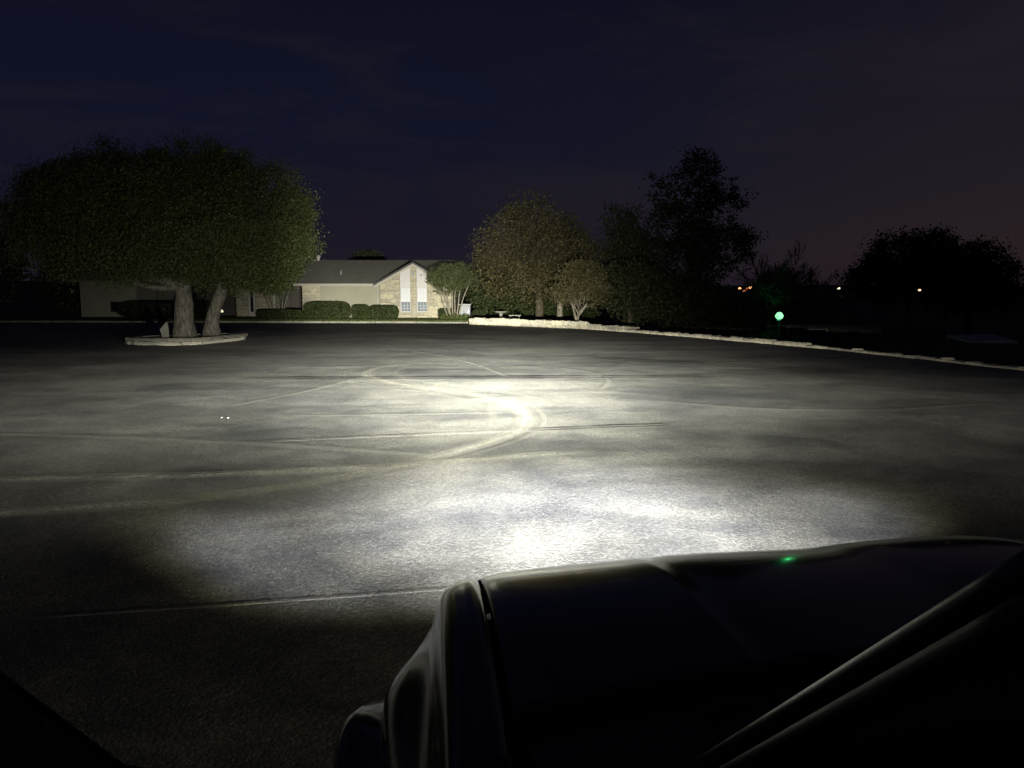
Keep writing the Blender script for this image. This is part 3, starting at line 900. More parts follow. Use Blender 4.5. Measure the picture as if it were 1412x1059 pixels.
hedge('rounded dark hedge left of the twin windows', -9.86, -7.95, 53.4, 54.7, 0.95, 3)
hedge('small square hedge right of the twin windows', -5.15, -4.1, 53.9, 54.9, 0.72, 4)
hedge('low dark hedge below the dim stemmed tree', -17.9, -14.5, 54.2, 55.4, 0.62, 5)
hedge('long dark hedge in front of the far left wing', -28.4, -21.6, 55.6, 57.0, 1.25, 6, dens=420)
hedge('small round shrub right of the grey cabinet', -2.75, -1.9, 54.6, 55.4, 0.62, 7, name='shrub')
P = np.stack([rng.uniform(-4.9, -2.7, 1800), rng.uniform(52.3, 53.3, 1800), 0.1 + np.abs(rng.normal(0, 0.14, 1800))], 1)
tag(leaves(P, 0.11, M['ground_leaf'], 'ground_cover'), 'low light green plants at the foot of the multi-stemmed tree', 'plants', kind='stuff')


# ------------------------------------------------------------------ house
HX, HY = -9.4, 55.2
house = thing('house', 'low stone house with lit white gable and twin tall windows', 'house', (HX, HY, 0.0))
def hb(x0, x1, y0, y1, z0, z1, name, mat, parent=house):
    b = MB(); b.box(x0 - HX, x1 - HX, y0 - HY, y1 - HY, z0, z1); return b.build(name, mat, parent)
FY = 55.2                       # gable front plane
GL, GR, GP, EAV, PK = -9.35, -4.2, -6.98, 2.62, 3.98
slope = (PK - EAV) / (GP - GL)
def gable_z(x): return PK - 0.10 - abs(x - GP) * slope
def wallpoly(x0, x1, z0, y0, y1, name, mat):
    xs = [x0] + ([GP] if x0 < GP < x1 else []) + [x1]
    b = MB(); top = [(x, gable_z(x)) for x in xs]
    poly = [(x0, z0)] + [(x1, z0)] + top[::-1]
    n = len(poly)
    b.add([(x - HX, y0 - HY, z) for x, z in poly] + [(x - HX, y1 - HY, z) for x, z in poly],
          [tuple(range(n)), tuple(range(2 * n - 1, n - 1, -1))] + [(i, (i + 1) % n, n + (i + 1) % n, n + i) for i in range(n)])
    return b.build(name, mat, house)
W1, W2 = (-7.93, -7.20), (-6.76, -6.03)          # the two window bays
wallpoly(GL, W1[0] - 0.003, 0.05, FY, FY + 0.25, 'wall', M['mortar'])
wallpoly(W1[1] + 0.003, W2[0] - 0.003, 0.05, FY, FY + 0.25, 'wall', M['mortar'])
wallpoly(W2[1] + 0.003, GR, 0.05, FY, FY + 0.25, 'wall', M['mortar'])
for (a, b_) in (W1, W2):
    wallpoly(a, b_, 2.27, FY + 0.05, FY + 0.2, 'white_panel', M['white'])
    hb(a, b_, FY + 0.0, FY + 0.25, 0.05, 0.52, 'wall', M['mortar'])
    hb(a - 0.0, b_ + 0.0, FY - 0.06, FY + 0.2, 0.52, 0.57, 'window_sill', M['fascia'])
    win = MB()
    w0, w1 = a + 0.06, b_ - 0.03
    for (x0, x1, z0, z1) in ((a + 0.004, w0, 0.575, 2.265), (w1, b_ - 0.004, 0.575, 2.265), (w0, w1, 0.575, 0.61), (w0, w1, 2.23, 2.265)):
        win.box(x0 - HX, x1 - HX, FY + 0.03 - HY, FY + 0.14 - HY, z0, z1)
    wf = win.build('window', M['white'], house)
    b = MB(); b.box(w0 - HX, w1 - HX, FY + 0.09 - HY, FY + 0.10 - HY, 1.25, 2.23); b.build('blind', M['blind'], wf)
    b = MB(); b.box(w0 - HX, w1 - HX, FY + 0.10 - HY, FY + 0.11 - HY, 0.61, 1.215); b.build('pane', M['dark_glass'], wf)
    b = MB(); b.box(w0 - HX, w1 - HX, FY + 0.05 - HY, FY + 0.11 - HY, 1.215, 1.25); b.build('meeting_rail', M['sash'], wf)
    for k in (1, 2):
        x = w0 + (w1 - w0) * k / 3
        for z0, z1 in ((0.61, 1.215), (1.25, 2.23)):
            b = MB(); b.box(x - 0.011 - HX, x + 0.011 - HX, FY + 0.07 - HY, FY + 0.088 - HY, z0, z1); b.build('muntin', M['muntin'], wf)
    for z in (0.80, 0.99, 1.57, 1.90):
        b = MB(); b.box(w0 - HX, w1 - HX, FY + 0.066 - HY, FY + 0.084 - HY, z - 0.011, z + 0.011); b.build('muntin', M['muntin'], wf)
    b = MB(); b.box(w0 - HX, w1 - HX, FY + 0.05 - HY, FY + 0.105 - HY, 0.61, 0.64); b.build('sash', M['sash'], wf)
# veneer stones on the gable front and the end of the cream wall
count = 0
def veneer(x0, x1, z0, top, fy):
    global count
    z = z0
    while True:
        h = random.choice((0.17, 0.22, 0.27, 0.33))
        x = x0
        any_ = False
        while x < x1 - 0.05:
            L = min(random.uniform(0.28, 0.7), x1 - x)
            if x1 - x - L < 0.15: L = x1 - x
            tp = min(top(x + 0.02), top(x + L - 0.02))
            hh = min(h, tp - z)
            if hh > 0.06:
                any_ = True; count += 1
                o = link('stone', random.choice(VEN), house, (x + L / 2 - HX, fy - HY - 0.004 - random.uniform(0, .012), z + hh / 2))
                o.scale = (L * 0.985, 0.07, hh * 0.96); o.rotation_euler.y = random.uniform(-.02, .02)
            x += L
        z += h
        if not any_: break
veneer(GL + 0.01, W1[0] - 0.05, 0.08, gable_z, FY)
veneer(W1[1] + 0.02, W2[0] - 0.02, 0.08, gable_z, FY)
veneer(W2[1] + 0.05, GR, 0.08, gable_z, FY)
for a, b_ in (W1, W2): veneer(a, b_, 0.08, lambda x: 0.5, FY)
# wall lamp on the stone pier
b = MB(); b.box(GP - 0.08 - HX, GP + 0.06 - HX, FY - 0.16 - HY, FY - 0.03 - HY, 3.10, 3.42); wl = b.build('wall_lamp', M['grey_metal'], house)
# cream wing left of the gable, with its stone end
WY = 55.9
hb(-13.75, -9.353, WY, WY + 0.25, 0.05, 2.50, 'wall', M['siding'])
hb(-15.05, -13.753, WY - 0.03, WY + 0.25, 0.05, 2.50, 'wall', M['mortar'])
veneer(-15.05, -13.76, 0.08, lambda x: 2.48, WY - 0.03)
hb(-9.35, -9.10, FY + 0.253, 61.0, 0.05, 2.5, 'wall', M['mortar'])
hb(-15.05, -14.8, WY + 0.253, 66, 0.05, 2.5, 'wall', M['mortar'])
hb(-4.45, -4.2, FY + 0.253, 66, 0.05, 2.6, 'wall', M['mortar'])
hb(-15.05, -4.2, 66.003, 66.25, 0.05, 2.5, 'wall', M['mortar'])
# main roof
RY, RZ, E0 = 61.0, 4.42, 2.56
b = MB()
def roof_slab(b, pts, t=0.10):
    n = len(pts)
    b.add([(x - HX, y - HY, z) for x, y, z in pts] + [(x - HX, y - HY, z - t) for x, y, z in pts],
          [tuple(range(n)), tuple(range(2 * n - 1, n - 1, -1))] + [(i, (i + 1) % n, n + (i + 1) % n, n + i) for i in range(n)])
roof_slab(b, [(-15.55, 55.45, E0), (-9.3, 55.45, E0), (-3.78, 55.45, E0), (-3.78, RY, RZ), (-15.55, RY, RZ)])
roof_slab(b, [(-15.55, RY + 0.004, RZ), (-3.78, RY + 0.004, RZ), (-3.78, 66.6, E0), (-15.55, 66.6, E0)])
b.build('roof', M['shingle'], house)
# gable roof over the front
GO = 0.34
b = MB()
gz0 = PK + 0.06 - (GP - GL + 0.42) * slope
for s in (-1, 1):
    xe = GP + s * (GP - GL + 0.42)
    q = [(GP + s * 0.002, FY - GO, PK + 0.06), (xe, FY - GO, gz0), (xe, 56.2, gz0), (GP + s * 0.002, 60.2, PK + 0.06)]
    roof_slab(b, q if s > 0 else q[::-1], 0.09)
b.build('gable_roof', M['shingle'], house)
for s in (-1, 1):                                   # white barge boards
    xe = GP + s * (GP - GL + 0.42)
    b = MB()
    q = [(GP, PK - 0.035), (xe, gz0 - 0.035), (xe, gz0 - 0.20), (GP, PK - 0.20)]
    y0, y1 = FY - GO + 0.01, FY - GO + 0.045
    b.add([(x - HX, y0 - HY, z) for x, z in q] + [(x - HX, y1 - HY, z) for x, z in q],
          [(0, 1, 2, 3), (7, 6, 5, 4)] + [(i, (i + 1) % 4, 4 + (i + 1) % 4, 4 + i) for i in range(4)])
    b.build('barge_board', M['fascia'], house)
    b = MB()                                        # dark drip edge above
    q = [(GP, PK + 0.10), (xe, gz0 + 0.10), (xe, gz0 - 0.03), (GP, PK - 0.03)]
    b.add([(x - HX, y0 - 0.03 - HY, z) for x, z in q] + [(x - HX, y0 - 0.005 - HY, z) for x, z in q],
          [(0, 1, 2, 3), (7, 6, 5, 4)] + [(i, (i + 1) % 4, 4 + (i + 1) % 4, 4 + i) for i in range(4)])
    b.build('drip_edge', M['dark_trim'], house)
hb(-15.55, -9.78, 55.40, 55.445, E0 - 0.17, E0 - 0.012, 'fascia', M['fascia'])
hb(-15.55, -9.4, 55.46, WY - 0.035, E0 - 0.16, E0 - 0.13, 'soffit', M['fascia'])
hb(-9.62, -9.55, 55.36, 55.42, 0.1, 2.4, 'downpipe', M['fascia'])
b = MB(); b.lathe([(0.0, 0.42), (0.16, 0.36), (0.2, 0.22), (0.12, 0.16), (0.12, -0.1)], 14, (-15.1 - HX, RY - HY, RZ)); b.build('roof_vent', M['white'], house, smooth=True)
b = MB(); b.lathe([(0.0, 0.30), (0.07, 0.28), (0.07, -0.1)], 10, (-12.6 - HX, 57.5 - HY, 3.27)); b.build('vent_pipe', M['grey_metal'], house, smooth=True)
# middle block with the tall slit window, and the far left wing
hb(-21.0, -20.05, 59.2, 59.45, 0.05, 2.8, 'wall', M['mortar'])
hb(-19.55, -18.2, 59.2, 59.45, 0.05, 2.8, 'wall', M['mortar'])
hb(-20.047, -19.553, 59.2, 59.45, 0.05, 0.45, 'wall', M['white'])
hb(-20.047, -19.553, 59.2, 59.45, 2.35, 2.8, 'wall', M['white'])
b = MB()
for q in ((-20.045, -19.92), (-19.68, -19.555)): b.box(q[0] - HX, q[1] - HX, 59.15 - HY, 59.40 - HY, 0.452, 2.348)
wf = b.build('window', M['white'], house)
b = MB(); b.box(-19.92 - HX, -19.68 - HX, 59.25 - HY, 59.27 - HY, 0.452, 2.348); b.build('pane', M['black_glass'], wf)
b = MB(); b.box(-19.76 - HX, -19.69 - HX, 59.2 - HY, 59.245 - HY, 1.2, 1.25); b.build('handle', M['chrome'], wf)
veneer(-20.98, -20.08, 0.08, lambda x: 2.75, 59.2)
veneer(-19.53, -18.22, 0.08, lambda x: 2.75, 59.2)
hb(-18.2, -17.95, 59.203, 66, 0.05, 2.8, 'wall', M['fascia'])
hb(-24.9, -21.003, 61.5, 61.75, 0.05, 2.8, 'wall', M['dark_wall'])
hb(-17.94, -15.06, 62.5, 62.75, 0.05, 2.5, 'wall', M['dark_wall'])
LW0, LW1 = -32.4, -24.9
hb(LW0, -30.2, 58.4, 58.65, 0.05, 2.75, 'wall', M['siding'])
hb(-29.5, LW1, 58.4, 58.65, 0.05, 2.75, 'wall', M['siding'])
hb(-30.197, -29.503, 58.4, 58.65, 0.05, 0.45, 'wall', M['siding'])
hb(-30.197, -29.503, 58.4, 58.65, 1.25, 2.75, 'wall', M['siding'])
b = MB(); b.box(-30.19 - HX, -29.51 - HX, 58.42 - HY, 58.5 - HY, 0.455, 1.245); wf = b.build('window', M['sash'], house)
b = MB(); b.box(-30.12 - HX, -29.58 - HX, 58.405 - HY, 58.415 - HY, 0.52, 1.18); b.build('pane', M['black_glass'], wf)
hb(LW0, LW0 + 0.25, 58.653, 66, 0.05, 2.75, 'wall', M['mortar'])
b = MB()
roof_slab(b, [(-33.0, 57.9, 2.80), (-17.7, 57.9, 2.80), (-17.7, 62.2, 4.2), (-33.0, 62.2, 4.2)])
roof_slab(b, [(-33.0, 62.204, 4.2), (-17.7, 62.204, 4.2), (-17.7, 66.6, 2.80), (-33.0, 66.6, 2.80)])
b.build('roof', M['shingle'], house)

# grey electrical cabinet beside the house
cabn = thing('utility_cabinet', 'pale grey electrical cabinet behind the multi-stemmed tree', 'cabinet', (-3.35, 55.6, 0.1))
b = MB(); b.box(-0.38, 0.38, -0.3, 0.3, 0, 0.93); bevel(b.build('body', M['grey_metal'], cabn), 0.02)
b = MB(); b.box(-0.42, 0.42, -0.34, 0.34, 0.933, 1.02); bevel(b.build('lid', M['pale_metal'], cabn), 0.02)
b = MB(); b.box(-0.33, 0.33, -0.325, -0.303, 0.08, 0.86); d = b.build('door', M['grey_metal'], cabn)
b = MB(); b.box(0.24, 0.27, -0.35, -0.327, 0.4, 0.55); b.build('handle', M['chrome'], d)

# bird bath on the grass behind the wall
bb = thing('bird_bath', 'pale stone bird bath on a pedestal behind the low wall', 'bird bath', (-0.72, 50.6, 0.0))
b = MB(); b.lathe([(0.0, 0.10), (0.26, 0.10), (0.28, 0.04), (0.28, -0.06), (0, -0.06)], 18); b.build('base', M['birdbath'], bb, smooth=True)
b = MB(); b.lathe([(0.14, 0.10), (0.09, 0.22), (0.075, 0.4), (0.13, 0.56), (0.16, 0.6)], 18); b.build('pedestal', M['birdbath'], bb, smooth=True)
b = MB(); b.lathe([(0.0, 0.60), (0.18, 0.60), (0.40, 0.66), (0.44, 0.72), (0.42, 0.735), (0.37, 0.70), (0.0, 0.64)], 24); b.build('basin', M['birdbath'], bb, smooth=True)
b = MB(); b.box(0.5, 1.3, -0.18, 0.18, 0.42, 0.48)
for sx in (0.6, 1.14): b.box(sx, sx + 0.08, -0.14, 0.14, -0.1, 0.418)
bn = b.build('garden_bench', M['birdbath'], loc=(-0.72, 50.8, 0)); tag(bn, 'small pale stone bench right of the bird bath', 'bench')

# glowing half-dome path light by the dark entrance
pl = thing('path_light', 'small glowing half-dome light by the dark entrance behind the right oak trunk', 'lamp', (-20.75, 55.4, 0.1))
b = MB(); b.lathe([(0.025, 0), (0.025, 0.42), (0.0, 0.42)], 10); b.build('post', M['dark_trim'], pl)
b = MB(); b.lathe([(0.15, 0.42), (0.145, 0.5), (0.11, 0.575), (0.05, 0.61), (0.0, 0.62)], 18); b.lathe([(0.15, 0.42), (0, 0.42)], 18)
b.build('lamp_shade', emit('path light glow', (1.0, 0.93, 0.62), 0.9), pl, smooth=True)

# scraps of litter
for i, (x, y, r_, lb) in enumerate([(-4.78, 12.58, 0.3, 'left one of two tiny white scraps on the asphalt'), (-4.67, 12.56, 1.0, 'right one of two tiny white scraps on the asphalt')]):
    b = MB(); b.add([(-0.03, -0.02, 0.012), (0.025, -0.022, 0.03), (0.03, 0.02, 0.014), (-0.02, 0.025, 0.034), (0.0, 0.0, 0.045)], [(0, 1, 4), (1, 2, 4), (2, 3, 4), (3, 0, 4), (3, 2, 1, 0)])
    o = b.build('litter_scrap', M['litter'], loc=(x, y, 0.0)); o.scale = (0.8, 0.7, 0.5); o.rotation_euler.z = r_
    tag(o, lb, 'litter', 'scraps of litter on the asphalt')


# ------------------------------------------------------------------ things on the slope to the right
def far_house(label, x, y, rz):
    z = tz(x, y) - 0.1
    r = thing('dark_house', label, 'house', (x, y, z), rz)
    b = MB(); b.box(-3.5, 3.5, 0, 6, 0, 2.35); b.build('wall', M['dark_wall'], r)
    b = MB()
    n = [(-4.0, -0.6, 2.36), (4.0, -0.6, 2.36), (4.0, 3.0, 4.0), (-4.0, 3.0, 4.0)]
    for q in (n, [(x_, 6.0 - y_, z_) for x_, y_, z_ in n][::-1]):
        b.add(list(q) + [(x_, y_, z_ - 0.1) for x_, y_, z_ in q], [(0, 1, 2, 3), (7, 6, 5, 4)] + [(i, (i + 1) % 4, 4 + (i + 1) % 4, 4 + i) for i in range(4)])
    b.build('roof', M['dark_wall'], r)
    b = MB(); b.box(-4.0, 4.0, -0.64, -0.603, 2.2, 2.34); b.build('fascia', M['dark_wall'], r)
    b = MB()
    for q in ((-1.6, -1.5, 1.2, 2.0), (-0.4, -0.3, 1.2, 2.0), (-1.5, -0.4, 1.2, 1.28), (-1.5, -0.4, 1.92, 2.0)): b.box(q[0], q[1], -0.05, 0.0, q[2], q[3])
    w = b.build('window', M['pale_metal'], r)
    b = MB(); b.box(-1.5, -0.4, -0.02, -0.004, 1.28, 1.92); b.build('pane', M['black_glass'], w)
    b = MB(); b.box(-3.3, -3.2, -0.5, -0.4, 0, 2.19); b.build('porch_post', M['pale_metal'], r)
    return r
far_house('dark low house below the lot with a white window beside the green lamp', 22.3, 54.0, 0.0)

GL_POS = (17.2, 49.9, 0.44)
gl = thing('green_lamp', 'bright green porch light on a pole left of the dark low house', 'lamp', (GL_POS[0], GL_POS[1], tz(GL_POS[0], GL_POS[1])))
gh = GL_POS[2] - gl.location.z
b = MB(); b.tube([(0, 0, -0.2), (0, 0, gh - 0.26)], 0.025, 8); b.build('pole', M['dark_trim'], gl)
b = MB(); b.lathe([(0.0, gh - 0.26), (0.16, gh - 0.26), (0.16, gh - 0.20), (0.0, gh - 0.20)], 14); b.build('collar', M['grey_metal'], gl)
b = MB(); b.lathe([(0.0, gh + 0.26), (0.15, gh + 0.21), (0.26, gh + 0.02), (0.22, gh - 0.11), (0.11, gh - 0.197)], 18); b.build('globe', emit('green lamp glow', (0.30, 1.0, 0.46), 1.5), gl, smooth=True)
ld = bpy.data.lights.new('green_light', 'POINT'); ld.energy = 24; ld.color = (0.04, 1.0, 0.26); ld.shadow_soft_size = 0.1
lo = bpy.data.objects.new('green_light', ld); COL.objects.link(lo); lo.parent = gl; lo.location = (-0.30, -0.36, gh)

dark_tree('leafy shrub added right behind the green lamp to carry its glow', 17.3, 51.5, [(0, 0, 1.15, 1.0, 0.7, 0.75), (-0.9, 0.1, 0.9, 0.8, 0.7, 0.6), (0.8, 0, 1.1, 0.8, 0.7, 0.7)], 97, name='shrub', ncl=160, per=36, leaf=0.16, spread=0.22, tr=0.06, limbs=6)  # shrub added so its leaves catch the lamp's green halo

cn = thing('open_canopy', 'open shelter with a pale roof edge on thin posts far right below the lot', 'shelter', (26.0, 42.5, tz(26.0, 42.5)))
ch = -0.62 - cn.location.z
b = MB(); b.add([(-1.45, -1, ch), (1.15, -1, ch + 0.03), (1.15, 1.2, ch + 0.25), (-1.45, 1.2, ch + 0.22), (-1.45, -1, ch - 0.10), (1.15, -1, ch - 0.13), (1.15, 1.2, ch + 0.1), (-1.45, 1.2, ch + 0.1)],
    [(0, 1, 2, 3), (7, 6, 5, 4), (0, 4, 5, 1), (1, 5, 6, 2), (2, 6, 7, 3), (3, 7, 4, 0)]); b.build('roof', M['grey_metal'], cn)
for x, y in ((-1.4, -0.95), (0.4, -0.95), (-1.4, 1.1), (1.05, 1.1)):
    b = MB(); b.tube([(x, y, -0.2), (x, y, ch - (0.14 if y < 0 else 0))], 0.035, 8); b.build('post', M['pale_metal'], cn)

# town lights far away on the hill: each a street lamp
TL = [(1020, 397.5, (1, .42, .16), 2.2, 'orange light leftmost in the row of far town lights'), (1030, 397.8, (1, .20, .07), 1.3, 'small red light second in the row of far town lights'),
      (1034.5, 396.6, (1, .50, .22), 3.0, 'brightest orange light in the cluster of far town lights'), (1026, 401.5, (1, .32, .12), 1.3, 'small orange light lowest in the cluster of far town lights'),
      (1060, 389.5, (1, .10, .10), 1.0, 'lone red light above the cluster of far town lights'), (1100, 397.8, (.8, .8, .75), 0.35, 'faint grey light right of the green lamp on the skyline'),
      (1156.5, 397.5, (1, .85, .6), 1.6, 'white light on the far skyline left of the wide dark tree'), (1268, 400, (1, .66, .38), 1.6, 'warm light seen through the wide dark tree on the far right')]
for px, py, c, s, lb in TL:
    Y = 420.0 if px < 1250 else 95.0
    sc_ = 1.0 if px < 1250 else 0.22
    x_ = (px - 706) / 1066; y_ = (529.5 - py) / 1066
    cp, sp_ = math.cos(R(-6.93)), math.sin(R(-6.93))
    dv = np.array([x_, cp - y_ * sp_, sp_ + y_ * cp]); p = np.array([0, 0, 2.1]) + dv * (Y / dv[1])
    g_ = tz(p[0], p[1])
    r = thing('far_street_lamp', lb, 'street lamp', (p[0], p[1], g_), 0, 'far town lights')
    hh = p[2] - g_
    b = MB(); b.tube([(0.3 * sc_, 0, -3), (0.3 * sc_, 0, hh + 0.5 * sc_), (0, 0, hh + 0.75 * sc_)], 0.09 * sc_, 6); b.build('pole', M['dark_trim'], r)
    b = MB(); k = (0.85 if s > 1.2 else 0.45) * sc_
    b.lathe([(0, hh + 0.6 * k), (0.6 * k, hh + 0.55 * k), (k, hh), (0.7 * k, hh - 0.5 * k), (0, hh - 0.7 * k)], 10); b.build('lamp_head', emit('town light', c, s), r, smooth=True)


# ------------------------------------------------------------------ the truck the photograph was taken from
truck = thing('pickup_truck', 'black pickup truck with glossy hood and lit headlights in the foreground', 'truck', (0, 0, 0), HEADING)
CU = 1.08                                        # its centre line, to the right of the camera
def mir(P):
    P = np.array(P, float).copy(); P[..., 0] = 2 * CU - P[..., 0]; return P

# hood: u across, v ahead, z up
hu = np.array([.145, .16, .20, .30, .45, .60, .685, .70, .715, .76, .82, .95, 1.08, 1.20, 1.32, 1.38, 1.42, 1.50, 1.62, 1.75, 1.86, 1.96, 2.0, 2.015])
_hv = np.linspace(2.75, 1.2, 200)
_hs = np.tan(np.radians(np.interp(_hv, [1.2, 1.85, 2.20, 2.45, 2.60, 2.75], [0.5, 2.0, 8.5, 14.5, 18.5, 22.0])))
_hr = np.concatenate([[0], np.cumsum((_hs[1:] + _hs[:-1]) / 2 * -np.diff(_hv))]); _hr -= np.interp(-2.60, -_hv, _hr)
def hood_rise(v): return float(np.interp(-v, -_hv, _hr))
def hood_z(u, v):
    z = np.interp(u, [.145, .17, .30, .55, .69, .70, .72, .80, .95, 1.30, 1.38, 1.50, 1.68, 1.85, 1.97, 2.015],
                  [1.107, 1.119, 1.129, 1.143, 1.150, 1.152, 1.146, 1.157, 1.162, 1.163, 1.166, 1.180, 1.194, 1.201, 1.192, 1.168])
    return z + hood_rise(v)
def nose(u): return 2.70 - 0.16 * (abs(u - CU) / 0.93) ** 2.4
rows = []
for u in hu:
    vn = nose(u); row = []
    for v in np.linspace(1.44 + 0.10 * (1 - ((u - CU) / 0.93) ** 2), vn - 0.07, 22): row.append((u, v, hood_z(u, v)))
    z0 = hood_z(u, vn - 0.07)
    for a in np.linspace(26, 90, 8): row.append((u, vn - 0.07 + 0.075 * (math.sin(R(a)) - math.sin(R(20))) / (1 - math.sin(R(20))), z0 - 0.085 * (math.cos(R(20)) - math.cos(R(a)))))
    row.append((u, vn + 0.004, z0 - 0.16))
    rows.append(row)
mb = MB(); mb.grid(rows)
hood = mb.build('hood', M['paint'], truck, smooth=True)
if sum(p.normal.z for p in hood.data.polygons) < 0: hood.data.flip_normals()
solid(hood, 0.012, -1)

# front fenders with wheel arches
AX, WR = 1.90, 0.42                              # front axle, wheel radius
def fender():
    vs = np.concatenate([np.linspace(1.28, 2.20, 24), np.linspace(2.23, 2.575, 13)])
    rows = []
    for v in vs:
        b = math.exp(-((v - 1.95) / 0.30) ** 2) if v > 1.95 else 0.55 + 0.45 * math.exp(-((v - 1.95) / 0.45) ** 2)
        c = max(0.0, 1 - ((v - AX) / 0.56) ** 2) ** 0.5
        t = max(0.0, (v - 2.28) / 0.295); sh = 0.135 * t ** 2.6
        zh = 1.112 + hood_rise(min(v, 2.6)) - 0.03 * max(0, t - 0.55) ** 2 * 4
        ar = max(0.0, (WR + 0.09) ** 2 - (v - AX) ** 2) ** 0.5 + 0.42 if abs(v - AX) < WR + 0.09 else 0.42
        lip = max(0.40, ar)
        prof = [(0.132, zh - 0.015), (0.130, zh - 0.002), (0.10, zh + 0.003), (0.055, zh - 0.004), (0.025, zh - 0.020), (0.006, zh - 0.048), (-0.004, zh - 0.085),
                (-0.008 - 0.02 * b, zh - 0.125), (-0.016 - 0.06 * b, zh - 0.155), (-0.024 - 0.095 * b, zh - 0.185), (-0.03 - 0.108 * b, zh - 0.215)]
        zb = min(zh - 0.235, max(lip + 0.045, 0.70))
        k = c
        prof += [(-0.032 - 0.112 * b, zb + 0.012), (-0.034 - 0.114 * b - 0.075 * k, zb), (-0.036 - 0.115 * b - 0.10 * k, zb - 0.014), (-0.036 - 0.115 * b - 0.112 * k, min(lip, zb - 0.035)), (0.02, min(lip, zb - 0.035) - 0.01)]
        rows.append([(u + sh * (1.0 if u < 0.1 else 0.0) + (0 if u < 0.1 else 0), v, z) for u, z in prof])
    # round the nose down
    last = np.array(rows[-1])
    for a in (0.3, 0.6, 0.85, 1.0):
        q = last.copy(); q[:, 1] += 0.055 * math.sin(a * 1.57); q[:11, 2] -= 0.07 * (1 - math.cos(a * 1.57)); q[:, 0] += 0.02 * a
        rows.append(q.tolist())
    return np.array(rows)
Fd = fender()
for P in (Fd, mir(Fd)):
    mb = MB(); mb.grid(P); o = mb.build('fender', M['paint'], truck, smooth=True)
    solid(o, 0.006, 0)

def side(mbfun, name, mat, parent=truck, smooth=False):
    """build a piece and its mirror twin"""
    res = []
    for s in (0, 1):
        b = MB(); mbfun(b)
        if s: b.v = [(2 * CU - x, y, z) for x, y, z in b.v]
        res.append(b.build(name, mat, parent[s] if isinstance(parent, (list, tuple)) else parent, smooth))
    return res

# inner engine bay, grille, bumper
b = MB(); b.box(0.20, 1.96, 1.36, 2.50, 0.45, 1.03); b.build('engine_bay', M['plastic'], truck)
b = MB(); b.box(0.56, 1.60, 2.60, 2.66, 0.66, 0.99); gr_ = bevel(b.build('grille', M['plastic'], truck), 0.02)
for k in range(4):
    b = MB(); b.box(0.60, 1.56, 2.663, 2.70, 0.70 + k * 0.072, 0.735 + k * 0.072); bevel(b.build('grille_bar', M['chrome'], gr_), 0.006)
def bump_(b):
    P = []
    for u in np.linspace(-0.02, 2.18, 23):
        vv = 2.86 - 0.22 * (abs(u - CU) / 1.10) ** 3
        P.append([(u, vv - 0.10, 0.64), (u, vv, 0.62), (u, vv + 0.02, 0.55), (u, vv + 0.01, 0.46), (u, vv - 0.08, 0.40), (u, vv - 0.25, 0.40)])
    b.grid(P)
b = MB(); bump_(b); bp = solid(b.build('bumper', M['plastic'], truck, smooth=True), 0.02, 0)
hl = side(lambda b: b.box(0.16, 0.55, 2.46, 2.585, 0.72, 0.97), 'headlight', M['plastic'])
for o in hl: bevel(o, 0.03, 3)
side(lambda b: b.box(0.19, 0.52, 2.588, 2.61, 0.75, 0.95), 'lens', M['lens'], hl)
fl_ = side(lambda b: b.lathe([(0.0, 2.79), (0.07, 2.79), (0.085, 2.76), (0.085, 2.70), (0, 2.70)], 16, (0.42, 0, 0.53), 'y'), 'fog_light', M['plastic'], smooth=True)
side(lambda b: b.lathe([(0.0, 2.80), (0.06, 2.795), (0.066, 2.791)], 16, (0.42, 0, 0.53), 'y'), 'lens', M['lens'], fl_)

# wheels
def wheel(u, v, s):
    w = MB(); prof = [(0.27, -0.11), (0.36, -0.125), (WR - 0.02, -0.115), (WR, -0.085), (WR, 0.085), (WR - 0.02, 0.115), (0.36, 0.125), (0.27, 0.11)]
    w.lathe(prof, 36, (0, 0, 0), 'x', close=True)
    o = w.build('wheel', M['rubber'], truck, smooth=True, loc=(u, v, WR))
    r = MB(); r.lathe([(0.0, s * 0.05), (0.06, s * 0.055), (0.07, s * 0.02), (0.235, s * 0.035), (0.262, s * 0.10), (0.27, s * 0.10), (0.27, -0.1), (0.25, -0.1)], 30, (0, 0, 0), 'x')
    r.build('rim', M['rim'], o, smooth=True)
    for k in range(5):
        a = k * 2 * math.pi / 5; q = MB()
        q.tube([(s * 0.05, 0.05 * math.cos(a), 0.05 * math.sin(a)), (s * 0.07, 0.15 * math.cos(a), 0.15 * math.sin(a)), (s * 0.085, 0.25 * math.cos(a), 0.25 * math.sin(a))], [0.028, 0.022, 0.026], 6)
        q.build('spoke', M['rim'], o)
for v in (AX, -1.65):
    wheel(0.10, v, -1); wheel(2.06, v, 1)

# cab: windscreen posts, roof, doors, bed
A0, A1 = np.array((0.443, 1.18, 1.30)), np.array((0.536, 0.568, 1.90))
def pillar(b, d, r, n=9):
    pts = [A0 + (A1 - A0) * t + np.array(d) for t in np.linspace(-0.12, 1.0, n)]
    b.tube(pts, r, 12)
side(lambda b: pillar(b, (0, 0, 0), 0.016), 'windscreen_trim', M['trim'], smooth=True)
side(lambda b: pillar(b, (-0.020, -0.026, -0.034), 0.020), 'windscreen_post', M['plastic'], smooth=True)
rows = []
for t in np.linspace(0, 1, 9):
    a = A0 + (A1 - A0) * t; c = mir(a); row = []
    for k in np.linspace(0, 1, 15):
        p = a + (c - a) * k; p[1] += 0.17 * math.sin(math.pi * k) * (1 - 0.55 * t); p[2] += 0.02 * math.sin(math.pi * k) * t
        row.append(p)
    rows.append(row)
b = MB(); b.grid(rows); b.build('windscreen', M['windscreen'], truck, smooth=True)
b = MB()                                         # cowl below the glass
rows = []
